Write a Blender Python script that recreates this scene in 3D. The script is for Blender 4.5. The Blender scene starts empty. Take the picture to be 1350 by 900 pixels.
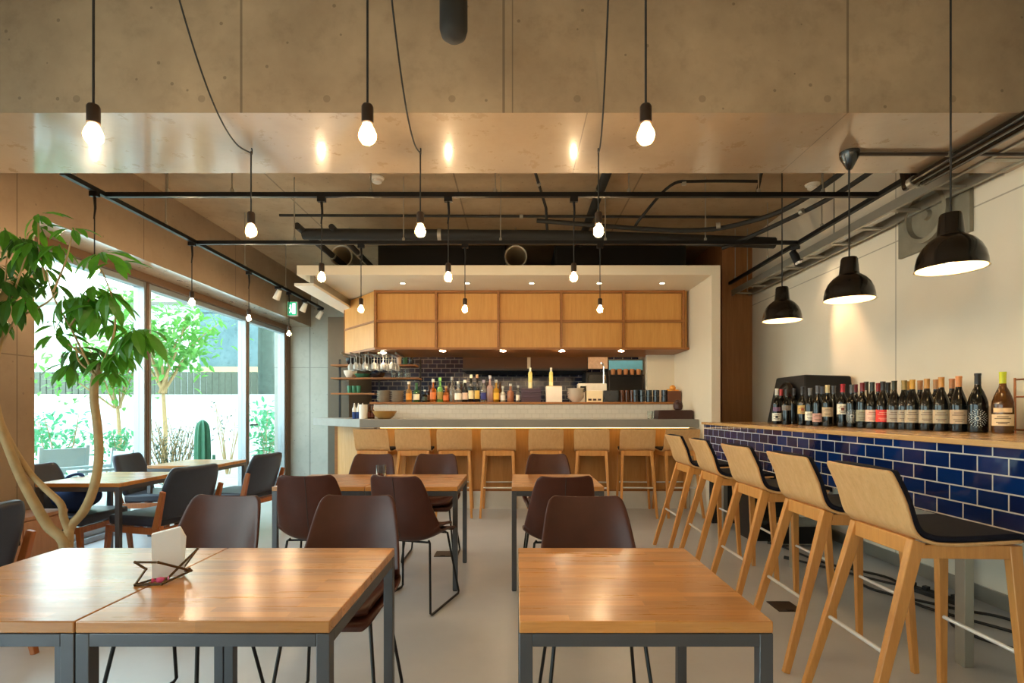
import bpy, math, random
from mathutils import Vector, Matrix
random.seed(7)
PI = math.pi
COL = bpy.context.scene.collection
EYE, F, UX, VY = 1.25, 700.0, 681.0, 540.0          # camera height, focal length in pixels, principal point


def XU(u, y):
    return (u - UX) * y / F


def ZV(v, y):
    return EYE - (v - VY) * y / F


def at(u, v, y):
    return (XU(u, y), y, ZV(v, y))


# ------------------------------------------------------------------ materials
def lin(c):
    return tuple(((x / 255 + .055) / 1.055) ** 2.4 if x / 255 > .04045 else x / 255 / 12.92 for x in c)


class NT:
    def __init__(s, name):
        s.m = bpy.data.materials.new(name)
        s.m.use_nodes = True
        s.t = s.m.node_tree
        s.b = s.t.nodes['Principled BSDF']

    def n(s, kind, **kw):
        nd = s.t.nodes.new(kind)
        for k, v in kw.items():
            setattr(nd, k, v)
        return nd

    def l(s, a, b):
        s.t.links.new(a, b)

    def set(s, nd, **kw):
        for k, v in kw.items():
            nd.inputs[k.replace('_', ' ')].default_value = v

    def math(s, op, a, b=None):
        nd = s.n('ShaderNodeMath', operation=op)
        for i, x in enumerate((a, b)):
            if x is None:
                continue
            if isinstance(x, (int, float)):
                nd.inputs[i].default_value = x
            else:
                s.l(x, nd.inputs[i])
        return nd.outputs[0]

    def mix(s, fac, a, b, mode='MIX'):
        nd = s.n('ShaderNodeMix', data_type='RGBA', blend_type=mode)
        for i, x in ((0, fac), (6, a), (7, b)):
            if isinstance(x, (int, float)):
                nd.inputs[i].default_value = x
            elif isinstance(x, tuple):
                nd.inputs[i].default_value = (*x[:3], 1)
            else:
                s.l(x, nd.inputs[i])
        return nd.outputs[2]

    def coords(s, scale=(1, 1, 1), rnd=False):
        tc = s.n('ShaderNodeTexCoord')
        mp = s.n('ShaderNodeMapping')
        mp.inputs['Scale'].default_value = scale
        s.l(tc.outputs['Object'], mp.inputs[0])
        if rnd:
            oi = s.n('ShaderNodeObjectInfo')
            cb = s.n('ShaderNodeCombineXYZ')
            s.l(s.math('MULTIPLY', oi.outputs['Random'], 37.0), cb.inputs[0])
            s.l(s.math('MULTIPLY', oi.outputs['Random'], 19.0), cb.inputs[1])
            s.l(cb.outputs[0], mp.inputs['Location'])
        return mp.outputs[0]

    def noise(s, vec, scale, detail=4, rough=.55):
        nd = s.n('ShaderNodeTexNoise')
        s.l(vec, nd.inputs['Vector'])
        s.set(nd, Scale=scale, Detail=detail, Roughness=rough)
        return nd.outputs[0]

    def ramp(s, x, a, b, c0=0.0, c1=1.0):
        nd = s.n('ShaderNodeMapRange')
        s.l(x, nd.inputs[0])
        for i, v in ((1, a), (2, b), (3, c0), (4, c1)):
            nd.inputs[i].default_value = v
        return nd.outputs[0]

    def bump(s, h, strength=.2, dist=.01):
        nd = s.n('ShaderNodeBump')
        s.set(nd, Strength=strength, Distance=dist)
        s.l(h, nd.inputs['Height'])
        s.l(nd.outputs[0], s.b.inputs['Normal'])


def flat(name, c, rough=.5, metal=0., var=.06, coat=0., nscale=14, spec=.5, bump=0.):
    t = NT(name)
    c = lin(c)
    v = t.coords()
    n = t.noise(v, nscale)
    t.l(t.mix(n, tuple(x * (1 - var * 1.6) for x in c), tuple(min(1, x * (1 + var * 1.6)) for x in c)), t.b.inputs['Base Color'])
    t.set(t.b, Roughness=rough, Metallic=metal)
    t.b.inputs['Coat Weight'].default_value = coat
    t.b.inputs['Specular IOR Level'].default_value = spec
    if bump:
        t.bump(t.noise(v, nscale * 6), bump, .004)
    return t.m


def emit(name, c, strength, base=(255, 240, 210)):
    t = NT(name)
    t.set(t.b, Roughness=.3)
    t.b.inputs['Base Color'].default_value = (*lin(base), 1)
    t.b.inputs['Emission Color'].default_value = (*c, 1)
    t.b.inputs['Emission Strength'].default_value = strength
    return t.m


def glass(name, c=(255, 255, 255), rough=0.0, ior=1.45, trans=1.0):
    t = NT(name)
    t.b.inputs['Base Color'].default_value = (*lin(c), 1)
    t.set(t.b, Roughness=rough, IOR=ior)
    t.b.inputs['Transmission Weight'].default_value = trans
    return t.m


def pane_glass(name, tint=(236, 246, 244)):
    t = NT(name)
    t.t.nodes.remove(t.b)
    out = t.t.nodes['Material Output']
    tr = t.n('ShaderNodeBsdfTransparent')
    tr.inputs[0].default_value = (*lin(tint), 1)
    gl = t.n('ShaderNodeBsdfGlossy')
    gl.inputs['Roughness'].default_value = .02
    lw = t.n('ShaderNodeLayerWeight')
    mx = t.n('ShaderNodeMixShader')
    t.l(t.math('ADD', t.math('MULTIPLY', t.math('POWER', lw.outputs['Facing'], 5.0), .5), .03), mx.inputs[0])
    t.l(tr.outputs[0], mx.inputs[1])
    t.l(gl.outputs[0], mx.inputs[2])
    t.l(mx.outputs[0], out.inputs[0])
    return t.m


def concrete(name, c1, c2, rough=.7, seams=(), dots=None, spec=.4, pits=.8, stain=.35, vscale=9, bump=.25):
    t = NT(name)
    v = t.coords()
    big = t.noise(v, 1.1, 6, .65)
    mid = t.noise(v, 7, 6, .7)
    fine = t.noise(v, 60, 3)
    col = t.mix(t.ramp(big, .3, .7), lin(c1), lin(c2))
    col = t.mix(t.ramp(mid, .52, .75, 0, stain), col, tuple(x * .62 for x in lin(c1)))
    vo = t.n('ShaderNodeTexVoronoi')
    t.l(v, vo.inputs['Vector'])
    t.set(vo, Scale=vscale)
    vo.inputs['Randomness'].default_value = 1
    pit = t.math('MULTIPLY', t.math('LESS_THAN', vo.outputs['Distance'], .08), pits)
    sp = t.n('ShaderNodeSeparateXYZ')
    t.l(v, sp.inputs[0])
    line = None
    for ax, p, w in seams:
        q = t.math('LESS_THAN', t.math('ABSOLUTE', t.math('SUBTRACT', sp.outputs['XYZ'.index(ax)], p)), w)
        line = q if line is None else t.math('MAXIMUM', line, q)
    if dots:                                       # formwork tie marks in a row
        ax, step, off, z0, r = dots
        a = t.math('SUBTRACT', t.math('PINGPONG', t.math('ADD', sp.outputs['XYZ'.index(ax)], 20 + off), step / 2), 0.0)
        d = t.math('SQRT', t.math('ADD', t.math('POWER', a, 2.0), t.math('POWER', t.math('SUBTRACT', sp.outputs[2], z0), 2.0)))
        q = t.math('MULTIPLY', t.math('LESS_THAN', d, r), .55)
        line = q if line is None else t.math('MAXIMUM', line, q)
    mask = pit if line is None else t.math('MAXIMUM', pit, line)
    col = t.mix(t.math('MULTIPLY', mask, .6), col, tuple(x * .3 for x in lin(c1)))
    t.l(col, t.b.inputs['Base Color'])
    t.l(t.ramp(mid, .3, .7, rough - .06, rough + .08) if stain > .05 else t.ramp(big, .2, .8, rough - .01, rough + .01), t.b.inputs['Roughness'])
    t.b.inputs['Specular IOR Level'].default_value = spec
    h = t.math('SUBTRACT', t.math('ADD', t.math('MULTIPLY', fine, .15), t.math('MULTIPLY', mid, .3 if stain > .05 else .03)), mask)
    t.bump(h, bump, .004)
    return t.m


def wood(name, c1, c2, rough=.4, axis='X', blocks=None, grain=1.0, coat=0., rnd=False, seam=.0, flatplane='XY'):
    """grain runs along axis; blocks=(length,width) makes glued staves"""
    t = NT(name)
    st = {'X': (1, 14, 14), 'Y': (14, 1, 14), 'Z': (14, 14, 1)}[axis]
    v = t.coords(st, rnd)
    g = t.noise(v, 3.2 * grain, 6, .65)
    g2 = t.noise(v, 11 * grain, 3, .6)
    col = t.mix(t.ramp(g, .3, .72), lin(c1), lin(c2))
    col = t.mix(t.ramp(g2, .5, .8, 0, .35), col, tuple(x * .72 for x in lin(c2)))
    if blocks:
        vv = t.coords((1, 1, 1), rnd)
        sp = t.n('ShaderNodeSeparateXYZ')
        t.l(vv, sp.inputs[0])
        cb = t.n('ShaderNodeCombineXYZ')
        a, b = flatplane
        t.l(sp.outputs['XYZ'.index(a)], cb.inputs[0])
        t.l(sp.outputs['XYZ'.index(b)], cb.inputs[1])
        br = t.n('ShaderNodeTexBrick')
        br.offset = .37
        br.offset_frequency = 2
        t.l(cb.outputs[0], br.inputs['Vector'])
        br.inputs['Color1'].default_value = (.0, .0, .0, 1)
        br.inputs['Color2'].default_value = (1, 1, 1, 1)
        br.inputs['Mortar'].default_value = (.2, .2, .2, 1)
        t.set(br, Scale=1.0, Brick_Width=blocks[0], Row_Height=blocks[1], Mortar_Size=seam)
        k = t.ramp(br.outputs[0], 0, 1, .76, 1.16)
        hs = t.n('ShaderNodeHueSaturation')
        t.l(k, hs.inputs['Value'])
        t.l(col, hs.inputs['Color'])
        col = hs.outputs[0]
    t.l(col, t.b.inputs['Base Color'])
    t.l(t.ramp(g, .3, .7, rough - .05, rough + .06), t.b.inputs['Roughness'])
    t.b.inputs['Coat Weight'].default_value = coat
    t.b.inputs['Coat Roughness'].default_value = .2
    t.bump(g2, .06, .003)
    return t.m


def tiles(name, c1, c2, grout, w, h, plane='YZ', mortar=.004, rough=.1, off=(0, 0)):
    t = NT(name)
    v = t.coords()
    sp = t.n('ShaderNodeSeparateXYZ')
    t.l(v, sp.inputs[0])
    cb = t.n('ShaderNodeCombineXYZ')
    t.l(t.math('ADD', sp.outputs['XYZ'.index(plane[0])], off[0]), cb.inputs[0])
    t.l(t.math('ADD', sp.outputs['XYZ'.index(plane[1])], off[1]), cb.inputs[1])
    br = t.n('ShaderNodeTexBrick')
    t.l(cb.outputs[0], br.inputs['Vector'])
    br.inputs['Color1'].default_value = (*lin(c1), 1)
    br.inputs['Color2'].default_value = (*lin(c2), 1)
    br.inputs['Mortar'].default_value = (*lin(grout), 1)
    t.set(br, Scale=1.0, Brick_Width=w, Row_Height=h, Mortar_Size=mortar, Mortar_Smooth=.1)
    t.l(br.outputs[0], t.b.inputs['Base Color'])
    t.l(t.ramp(br.outputs['Fac'], 0, 1, rough, .75), t.b.inputs['Roughness'])
    wob = t.noise(v, 16, 2)
    hgt = t.math('SUBTRACT', t.math('MULTIPLY', wob, .45), br.outputs['Fac'])
    t.bump(hgt, .35, .004)
    return t.m


def bulb_shell():
    t = NT('amber_bulb_glass')
    t.t.nodes.remove(t.b)
    tr, tl, mx = t.n('ShaderNodeBsdfTransparent'), t.n('ShaderNodeBsdfTranslucent'), t.n('ShaderNodeMixShader')
    tr.inputs[0].default_value = (1, .93, .82, 1)
    tl.inputs[0].default_value = (1, .74, .38, 1)
    mx.inputs[0].default_value = .1
    t.l(tr.outputs[0], mx.inputs[1])
    t.l(tl.outputs[0], mx.inputs[2])
    t.l(mx.outputs[0], t.t.nodes['Material Output'].inputs[0])
    return t.m


M = {}
M['beam'] = concrete('formed_concrete', (136, 114, 90), (180, 156, 126), .7,
                     [('X', -1.364, .006), ('X', -.064, .006), ('X', 1.64, .006), ('X', -.02, .003), ('X', -2.95, .005)], ('X', .62, .16, 2.79, .018))
M['beam_under'] = concrete('smooth_concrete', (158, 136, 112), (178, 156, 130), .3, [('X', 1.64, .003), ('X', .35, .003)], None, .2, .3, .12, bump=.06)
_b = M['beam_under'].node_tree.nodes['Principled BSDF'].inputs
_b['Coat Weight'].default_value, _b['Coat Roughness'].default_value, _b['Coat IOR'].default_value = 1, .08, 1.62
M['ceiling'] = concrete('ceiling_concrete', (160, 136, 106), (184, 160, 128), .65,
                        [('X', -2.4, .008), ('X', -.6, .008), ('X', 1.2, .008), ('Y', 5.5, .008), ('Y', 7.3, .008), ('Y', 1.4, .008)])
M['wall_concrete'] = concrete('wall_concrete', (142, 122, 102), (160, 140, 118), .6,
                              [('Y', 3.88, .005), ('Y', 5.2, .005), ('Y', 6.9, .005), ('Z', 1.65, .004)], None, .4, .5, .2)
M['end_concrete'] = concrete('grey_concrete', (172, 174, 166), (188, 190, 182), .5, [('X', -3.67, .012), ('Z', 2.0, .005)])
M['floor'] = concrete('polished_floor', (186, 187, 190), (201, 202, 205), .3, [], None, .5, .05, .03)
M['plaster'] = flat('cream_plaster', (226, 214, 192), .75, var=.03, nscale=3, bump=.05)
M['plaster_right'] = NT('white_panel').m


def _panelwall():
    t = NT('white_wall_panel')
    v = t.coords()
    sp = t.n('ShaderNodeSeparateXYZ')
    t.l(v, sp.inputs[0])
    a = t.math('LESS_THAN', t.math('ABSOLUTE', t.math('SUBTRACT', sp.outputs[1], 4.27)), .006)
    b = t.math('LESS_THAN', t.math('ABSOLUTE', t.math('SUBTRACT', sp.outputs[2], 2.6)), .005)
    c = t.math('LESS_THAN', t.math('ABSOLUTE', t.math('SUBTRACT', sp.outputs[1], 2.45)), .006)
    q = t.math('MAXIMUM', t.math('MAXIMUM', a, c), b)
    n = t.noise(v, 2.5)
    col = t.mix(n, lin((222, 212, 192)), lin((232, 222, 204)))
    t.l(t.mix(t.math('MULTIPLY', q, .55), col, lin((110, 95, 75))), t.b.inputs['Base Color'])
    t.set(t.b, Roughness=.7)
    return t.m


M['plaster_right'] = _panelwall()
M['brown_wall'] = wood('brown_wall_panel', (168, 116, 70), (146, 98, 58), .5, 'Z', grain=.5)
M['white_paint'] = flat('white_paint', (236, 232, 222), .5, var=.02)
M['canopy'] = flat('canopy_plaster', (228, 216, 194), .6, var=.02, nscale=3)
M['alu'] = flat('aluminium', (164, 172, 178), .4, .6, var=.03)
M['brown_frame'] = flat('brown_frame', (112, 84, 60), .45, .3, var=.05)
M['pane'] = pane_glass('window_glass')
M['table_wood'] = wood('oak_staves', (212, 148, 78), (190, 122, 56), .3, 'X', (.34, .034), coat=.6, rnd=True)
M['counter_wood'] = wood('counter_oak', (214, 170, 112), (200, 150, 92), .25, 'Y', coat=.4)
M['ply'] = wood('cabinet_ply', (214, 160, 88), (200, 142, 70), .45, 'Z', grain=.6)
M['ply_dark'] = wood('cabinet_edge', (164, 106, 52), (144, 90, 42), .45, 'X')
M['bar_front'] = wood('bar_front_ply', (206, 150, 84), (188, 130, 66), .5, 'Z', (.46, 3.0), flatplane='XZ', seam=.004)
M['stool_ply'] = wood('oak_veneer', (222, 176, 122), (208, 158, 102), .42, 'Z', grain=.9, rnd=True)
M['stool_leg'] = wood('oak_leg', (212, 150, 80), (194, 130, 62), .38, 'Z', coat=.2, rnd=True)
M['lounge_wood'] = wood('teak', (176, 104, 52), (150, 82, 38), .4, 'Z', coat=.2)
M['navy_fabric'] = flat('navy_fabric', (17, 19, 33), .7, var=.15, nscale=60, bump=.2, spec=.2)
M['lounge_fabric'] = flat('charcoal_leather', (46, 51, 66), .42, var=.1, nscale=20)
M['leather'] = flat('brown_leather', (74, 36, 24), .42, var=.2, nscale=9, bump=.08, spec=.35)
M['seam'] = flat('leather_seam', (52, 32, 26), .6)
M['black'] = flat('black_steel', (26, 26, 28), .4, .4, var=.08)
M['black_gloss'] = flat('black_enamel', (14, 11, 10), .2, 0, var=.05, coat=.25)
M['black_matte'] = flat('black_rubber', (28, 27, 26), .7, var=.08)
M['steel'] = flat('table_steel', (92, 92, 96), .42, .7, var=.06)
M['chrome'] = flat('chrome', (220, 220, 222), .18, 1, var=.02)
M['pale_steel'] = flat('pale_steel', (226, 226, 226), .3, .35, var=.02)
M['old_galv'] = flat('weathered_zinc', (138, 132, 116), .5, .4, var=.25, nscale=6)
M['galv'] = flat('galvanised_steel', (172, 168, 156), .38, .7, var=.12, nscale=5)
M['bar_top'] = concrete('bar_concrete', (134, 129, 122), (150, 145, 138), .45, [], None, .5, .1, .1)
M['plinth'] = concrete('pale_concrete', (205, 202, 194), (216, 212, 204), .6, [], None, .4, .1, .1)
M['blue_tile'] = tiles('cobalt_tiles', (12, 44, 100), (16, 28, 66), (196, 194, 188), .155, .0765, 'YZ', .0035, .07, (0.06, .028))
M['dark_tile'] = tiles('dark_tiles', (14, 24, 58), (22, 32, 66), (132, 134, 136), .16, .08, 'XZ', .006, .15)
M['white_tile'] = tiles('white_tiles', (226, 220, 210), (232, 226, 216), (205, 198, 186), .1, .06, 'XZ', .003, .25)
M['shade_in'] = flat('white_enamel', (248, 236, 204), .4, var=.01)
M['bulb'] = emit('bulb_glow', (1, .76, .48), 365)
M['bulb_glass'] = bulb_shell()
M['lamp'] = emit('lamp_glow', (1, .76, .46), 34)
M['down'] = emit('downlight_glow', (1, .78, .5), 200)
M['down_dim'] = emit('downlight_dim', (1, .8, .55), 5)
M['led'] = emit('led_glow', (1, .62, .22), 4)
M['socket'] = flat('brown_bakelite', (44, 30, 22), .4, var=.1)
def leafmat(name, c, tr=.45, nscale=7):
    m = flat(name, c, .38, var=.35, nscale=nscale)
    t = m.node_tree
    b = t.nodes['Principled BSDF']
    tb = t.nodes.new('ShaderNodeBsdfTranslucent')
    tb.inputs[0].default_value = (*lin(tuple(min(255, x * 1.35) for x in c)), 1)
    mx = t.nodes.new('ShaderNodeMixShader')
    mx.inputs[0].default_value = tr
    t.links.new(b.outputs[0], mx.inputs[1])
    t.links.new(tb.outputs[0], mx.inputs[2])
    t.links.new(mx.outputs[0], t.nodes['Material Output'].inputs[0])
    return m


M['leaf'] = leafmat('leaf_green', (74, 128, 36))
M['leaf_dark'] = leafmat('leaf_deep_green', (56, 98, 34))
M['bark'] = flat('pale_bark', (168, 140, 98), .8, var=.2, nscale=16, bump=.3)
M['soil'] = flat('soil', (58, 44, 34), .95, var=.3, nscale=40)
M['pot'] = flat('pot_clay', (168, 122, 92), .7, var=.08)


# ------------------------------------------------------------------ mesh building
class MB:
    def __init__(s):
        s.v, s.f, s.mi = [], [], []
        s.cur = 0

    def add(s, vs, fs):
        o = len(s.v)
        s.v += [tuple(p) for p in vs]
        s.f += [tuple(i + o for i in f) for f in fs]
        s.mi += [s.cur] * len(fs)
        return s

    def box(s, x0, x1, y0, y1, z0, z1):
        vs = [(x, y, z) for z in (z0, z1) for y in (y0, y1) for x in (x0, x1)]
        return s.add(vs, [(0, 2, 3, 1), (4, 5, 7, 6), (0, 1, 5, 4), (2, 6, 7, 3), (0, 4, 6, 2), (1, 3, 7, 5)])

    def cbox(s, c, d, rz=0, rx=0):
        R = Matrix.Rotation(rz, 3, 'Z') @ Matrix.Rotation(rx, 3, 'X')
        vs = [Vector(c) + R @ Vector((a * d[0] / 2, b * d[1] / 2, e * d[2] / 2)) for e in (-1, 1) for b in (-1, 1) for a in (-1, 1)]
        return s.add(vs, [(0, 2, 3, 1), (4, 5, 7, 6), (0, 1, 5, 4), (2, 6, 7, 3), (0, 4, 6, 2), (1, 3, 7, 5)])

    def bar(s, p0, p1, w0, d0, w1=None, d1=None, xdir=(1, 0, 0)):
        """tapered rectangular bar, section w (along xdir) by d"""
        w1, d1 = w1 or w0, d1 or d0
        p0, p1 = Vector(p0), Vector(p1)
        ax = (p1 - p0).normalized()
        xd = Vector(xdir)
        xd = (xd - ax * xd.dot(ax)).normalized()
        yd = ax.cross(xd)
        vs = []
        for p, w, d in ((p0, w0, d0), (p1, w1, d1)):
            for b in (-1, 1):
                for a in (-1, 1):
                    vs.append(p + xd * a * w / 2 + yd * b * d / 2)
        return s.add(vs, [(0, 2, 3, 1), (4, 5, 7, 6), (0, 1, 5, 4), (2, 6, 7, 3), (0, 4, 6, 2), (1, 3, 7, 5)])

    def tube(s, pts, r, n=8, r1=None, cap=True):
        pts = [Vector(p) for p in pts]
        m = len(pts)
        rr = r if isinstance(r, (list, tuple)) else [r + ((r1 if r1 is not None else r) - r) * i / max(1, m - 1) for i in range(m)]
        t0 = (pts[1] - pts[0]).normalized()
        up = Vector((0, 0, 1)) if abs(t0.z) < .9 else Vector((1, 0, 0))
        a = t0.cross(up).normalized()
        vs = []
        for i, p in enumerate(pts):
            t = (pts[min(i + 1, m - 1)] - pts[max(i - 1, 0)]).normalized()
            a = (a - t * a.dot(t)).normalized()
            b = t.cross(a)
            for k in range(n):
                an = 2 * PI * k / n
                vs.append(p + (a * math.cos(an) + b * math.sin(an)) * rr[i])
        fs = [(i * n + k, i * n + (k + 1) % n, (i + 1) * n + (k + 1) % n, (i + 1) * n + k) for i in range(m - 1) for k in range(n)]
        if cap:
            fs += [tuple(range(n))[::-1], tuple(range((m - 1) * n, m * n))]
        return s.add(vs, fs)

    def lathe(s, prof, c=(0, 0, 0), n=24, axis='Z', sx=1, sy=1):
        vs = []
        for r, z in prof:
            for k in range(n):
                an = 2 * PI * k / n
                p = (r * math.cos(an) * sx, r * math.sin(an) * sy, z)
                if axis == 'Y':
                    p = (p[0], p[2], p[1])
                elif axis == 'X':
                    p = (p[2], p[0], p[1])
                vs.append((p[0] + c[0], p[1] + c[1], p[2] + c[2]))
        m = len(prof)
        fs = [(i * n + k, i * n + (k + 1) % n, (i + 1) * n + (k + 1) % n, (i + 1) * n + k) for i in range(m - 1) for k in range(n)]
        if prof[0][0] > 1e-6:
            fs.append(tuple(range(n))[::-1])
        if prof[-1][0] > 1e-6:
            fs.append(tuple(range((m - 1) * n, m * n)))
        if axis == 'Y':
            fs = [f[::-1] for f in fs]
        return s.add(vs, fs)

    def open_lathe(s, prof, c=(0, 0, 0), n=24):
        vs = [(r * math.cos(2 * PI * k / n) + c[0], r * math.sin(2 * PI * k / n) + c[1], z + c[2]) for r, z in prof for k in range(n)]
        fs = [(i * n + k, i * n + (k + 1) % n, (i + 1) * n + (k + 1) % n, (i + 1) * n + k) for i in range(len(prof) - 1) for k in range(n)]
        return s.add(vs, fs)

    def prism(s, poly, z0, z1):
        n = len(poly)
        vs = [(x, y, z0) for x, y in poly] + [(x, y, z1) for x, y in poly]
        fs = [tuple(range(n))[::-1], tuple(range(n, 2 * n))] + [(i, (i + 1) % n, n + (i + 1) % n, n + i) for i in range(n)]
        return s.add(vs, fs)

    def ball(s, c, r, n=16, m=10, sz=1.0):
        return s.lathe([(r * math.sin(PI * i / m) + 1e-7, -r * sz * math.cos(PI * i / m)) for i in range(m + 1)], c, n)

    def grid(s, rows):
        nr, nc = len(rows), len(rows[0])
        vs = [p for row in rows for p in row]
        return s.add(vs, [(i * nc + j, i * nc + j + 1, (i + 1) * nc + j + 1, (i + 1) * nc + j) for i in range(nr - 1) for j in range(nc - 1)])

    def build(s, name, mat, parent=None, bevel=0, smooth=40, solid=0, sub=0, seg=2):
        me = bpy.data.meshes.new(name)
        me.from_pydata(s.v, [], s.f)
        me.validate()
        for m in (mat if isinstance(mat, (list, tuple)) else [mat]):
            me.materials.append(m)
        if isinstance(mat, (list, tuple)):
            for p, i in zip(me.polygons, s.mi):
                p.material_index = i
        if smooth:
            me.shade_smooth()
            me.set_sharp_from_angle(angle=math.radians(smooth))
        me.update()
        o = bpy.data.objects.new(name, me)
        COL.objects.link(o)
        if parent is not None:
            o.parent = parent
        if solid:
            md = o.modifiers.new('solid', 'SOLIDIFY')
            md.thickness = abs(solid)
            md.offset = -1 if solid < 0 else 1
        if sub:
            md = o.modifiers.new('sub', 'SUBSURF')
            md.levels = md.render_levels = sub
        if bevel:
            md = o.modifiers.new('bevel', 'BEVEL')
            md.width = bevel
            md.segments = seg
            md.limit_method = 'ANGLE'
            md.angle_limit = math.radians(40)
        return o


def thing(name, label, cat, loc=(0, 0, 0), rz=0, group=None):
    o = bpy.data.objects.new(name, None)
    o.empty_display_size = .1
    COL.objects.link(o)
    o.location = loc
    o.rotation_euler = (0, 0, rz)
    o['label'], o['category'] = label, cat
    if group:
        o['group'] = group
    return o


def tag(o, label, cat, group=None, loc=None, rz=None):
    o['label'], o['category'] = label, cat
    if group:
        o['group'] = group
    if loc is not None:
        o.location = loc
    if rz is not None:
        o.rotation_euler[2] = rz
    return o


def struct(mb, name, mat, parent=None, **kw):
    o = mb.build(name, mat, parent, **kw)
    if parent is None:
        o['kind'] = 'structure'
    return o


def dup(root, loc, rz=0, label=None, group=None):
    def rec(o, par):
        c = o.copy()
        COL.objects.link(c)
        if par is not None:
            c.parent = par
        for ch in list(o.children):
            rec(ch, c)
        return c
    r = rec(root, None)
    r.location = loc
    r.rotation_euler = (0, 0, rz)
    if label:
        r['label'] = label
    if group:
        r['group'] = group
    return r


def spline(pts, n=8):
    """Catmull-Rom through tuples of any dimension"""
    out = []
    P = [pts[0]] + list(pts) + [pts[-1]]
    for i in range(1, len(P) - 2):
        for k in range(n):
            t = k / n
            out.append(tuple(.5 * ((2 * b) + (c - a) * t + (2 * a - 5 * b + 4 * c - d) * t * t + (3 * b - a - 3 * c + d) * t ** 3)
                             for a, b, c, d in zip(P[i - 1], P[i], P[i + 1], P[i + 2])))
    out.append(tuple(pts[-1]))
    return out


# ================================================================== SETTING
XL, XW, XR = -3.65, -4.1, 3.05          # beam / column face, window plane, right wall
ZB, ZC = 2.72, 3.5                      # underside of beams, ceiling
YB = -4.6                               # wall behind the camera
struct(MB().box(-4.3, 3.25, YB, 10, -.1, 0), 'floor', M['floor'], smooth=0)
struct(MB().box(-4.3, 3.25, YB, 10, ZC, ZC + .2), 'ceiling', M['ceiling'], smooth=0)
m = MB()
m.add([(-4.3, 2.63, ZB), (3.05, 2.63, ZB), (3.05, 2.63, ZC), (-4.3, 2.63, ZC), (-4.3, 3.3, ZB), (3.05, 3.3, ZB), (3.05, 3.3, ZC), (-4.3, 3.3, ZC)],
      [(0, 1, 2, 3), (5, 4, 7, 6)])
m.cur = 1
m.add([(-4.3, 2.63, ZB), (-4.3, 3.3, ZB), (3.05, 3.3, ZB), (3.05, 2.63, ZB)], [(0, 1, 2, 3)])
struct(m, 'beam_front', [M['beam'], M['beam_under']], smooth=0)
m = MB()
m.box(-4.3, XL, 3.3, 9.43, ZB, ZC)
m.mi[0] = 1
struct(m, 'beam_left', [M['wall_concrete'], M['beam_under']], smooth=0)
struct(MB().box(-4.3, XL, 2.55, 4.02, 0, ZB), 'wall_left', M['wall_concrete'], smooth=0)
m = MB().box(-4.3, XL, YB, 2.63, ZB, ZC)
struct(m, 'beam_left_near', M['wall_concrete'], smooth=0)
struct(MB().box(-4.3, -2.95, 9.43, 9.7, 0, ZC), 'wall_back_left', M['end_concrete'], smooth=0)
struct(MB().box(-2.95, 3.25, 9.6, 9.8, 0, ZC), 'wall_back', M['dark_tile'], smooth=0)
struct(MB().box(XR, XR + .2, YB, 6.87, 0, ZC), 'wall_right', M['plaster_right'], smooth=0)
struct(MB().box(2.66, 3.05, 6.87, 7.0, 0, ZC), 'wall_niche', M['brown_wall'], smooth=0)
struct(MB().box(2.66, 2.72, 7.0, 9.6, 0, ZC), 'wall_corridor', M['brown_wall'], smooth=0)
struct(MB().box(-4.3, 3.25, YB - .2, YB, 0, ZC), 'wall_front', M['plaster'], smooth=0)
struct(MB().box(3.035, 3.05, YB, 5.9, 0, .1), 'baseboard_right', M['galv'])
# bar enclosure: side wall, canopy slab, light flange at its left edge
struct(MB().box(2.2, 2.3, 5.99, 9.6, 0, 2.88), 'wall_bar', M['canopy'], bevel=.003)
m = MB().box(-2.48, 2.2, 5.99, 9.6, 2.77, 2.88)
struct(m, 'ceiling_bar', M['canopy'], bevel=.003)
struct(MB().box(-2.52, -2.3, 6.02, 8.3, 2.655, 2.685), 'trim_1', M['white_paint'])
struct(MB().box(-2.34, -2.3, 6.02, 8.3, 2.685, 2.77), 'trim_2', M['galv'])
struct(MB().box(1.82, 2.2, 7.4, 7.5, 0, 2.77), 'wall_return', M['canopy'])
struct(MB().box(-2.95, -2.62, 8.3, 9.6, 0, 2.7), 'wall_kitchen', flat('umber_panel', (92, 84, 70), .5, var=.05))


# windows: one object per bay, sharing the long header and sill trims
def window(n, y0, y1, z0=.05, z1=2.64, door=False):
    nm = ('door_%d' if door else 'window_%d') % n
    fr = MB()
    w = .055
    fr.box(XW - .06, XW + .06, y0, y0 + w, z0, z1)
    fr.box(XW - .06, XW + .06, y1 - w, y1, z0, z1)
    fr.box(XW - .05, XW + .05, y0 + w, y1 - w, z0, z0 + .06)
    fr.box(XW - .05, XW + .05, y0 + w, y1 - w, z1 - .06, z1)
    o = struct(fr, nm, M['alu'], bevel=.004)
    g = MB().box(XW - .004, XW + .004, y0 + w, y1 - w, z0 + .06, z1 - .06)
    g.build('pane', M['pane'], o, smooth=0)
    e = MB().box(XW + .06, XW + .075, y1 - .028, y1, z0, z1)
    e.build('cover_strip', M['brown_frame'], o)
    if door:
        h = MB().tube([(XW + .05, y0 + .09, 1.02), (XW + .1, y0 + .09, 1.02), (XW + .1, y0 + .22, 1.02)], .011, 8)
        h.build('handle', M['black'], o)
    return o


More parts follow.
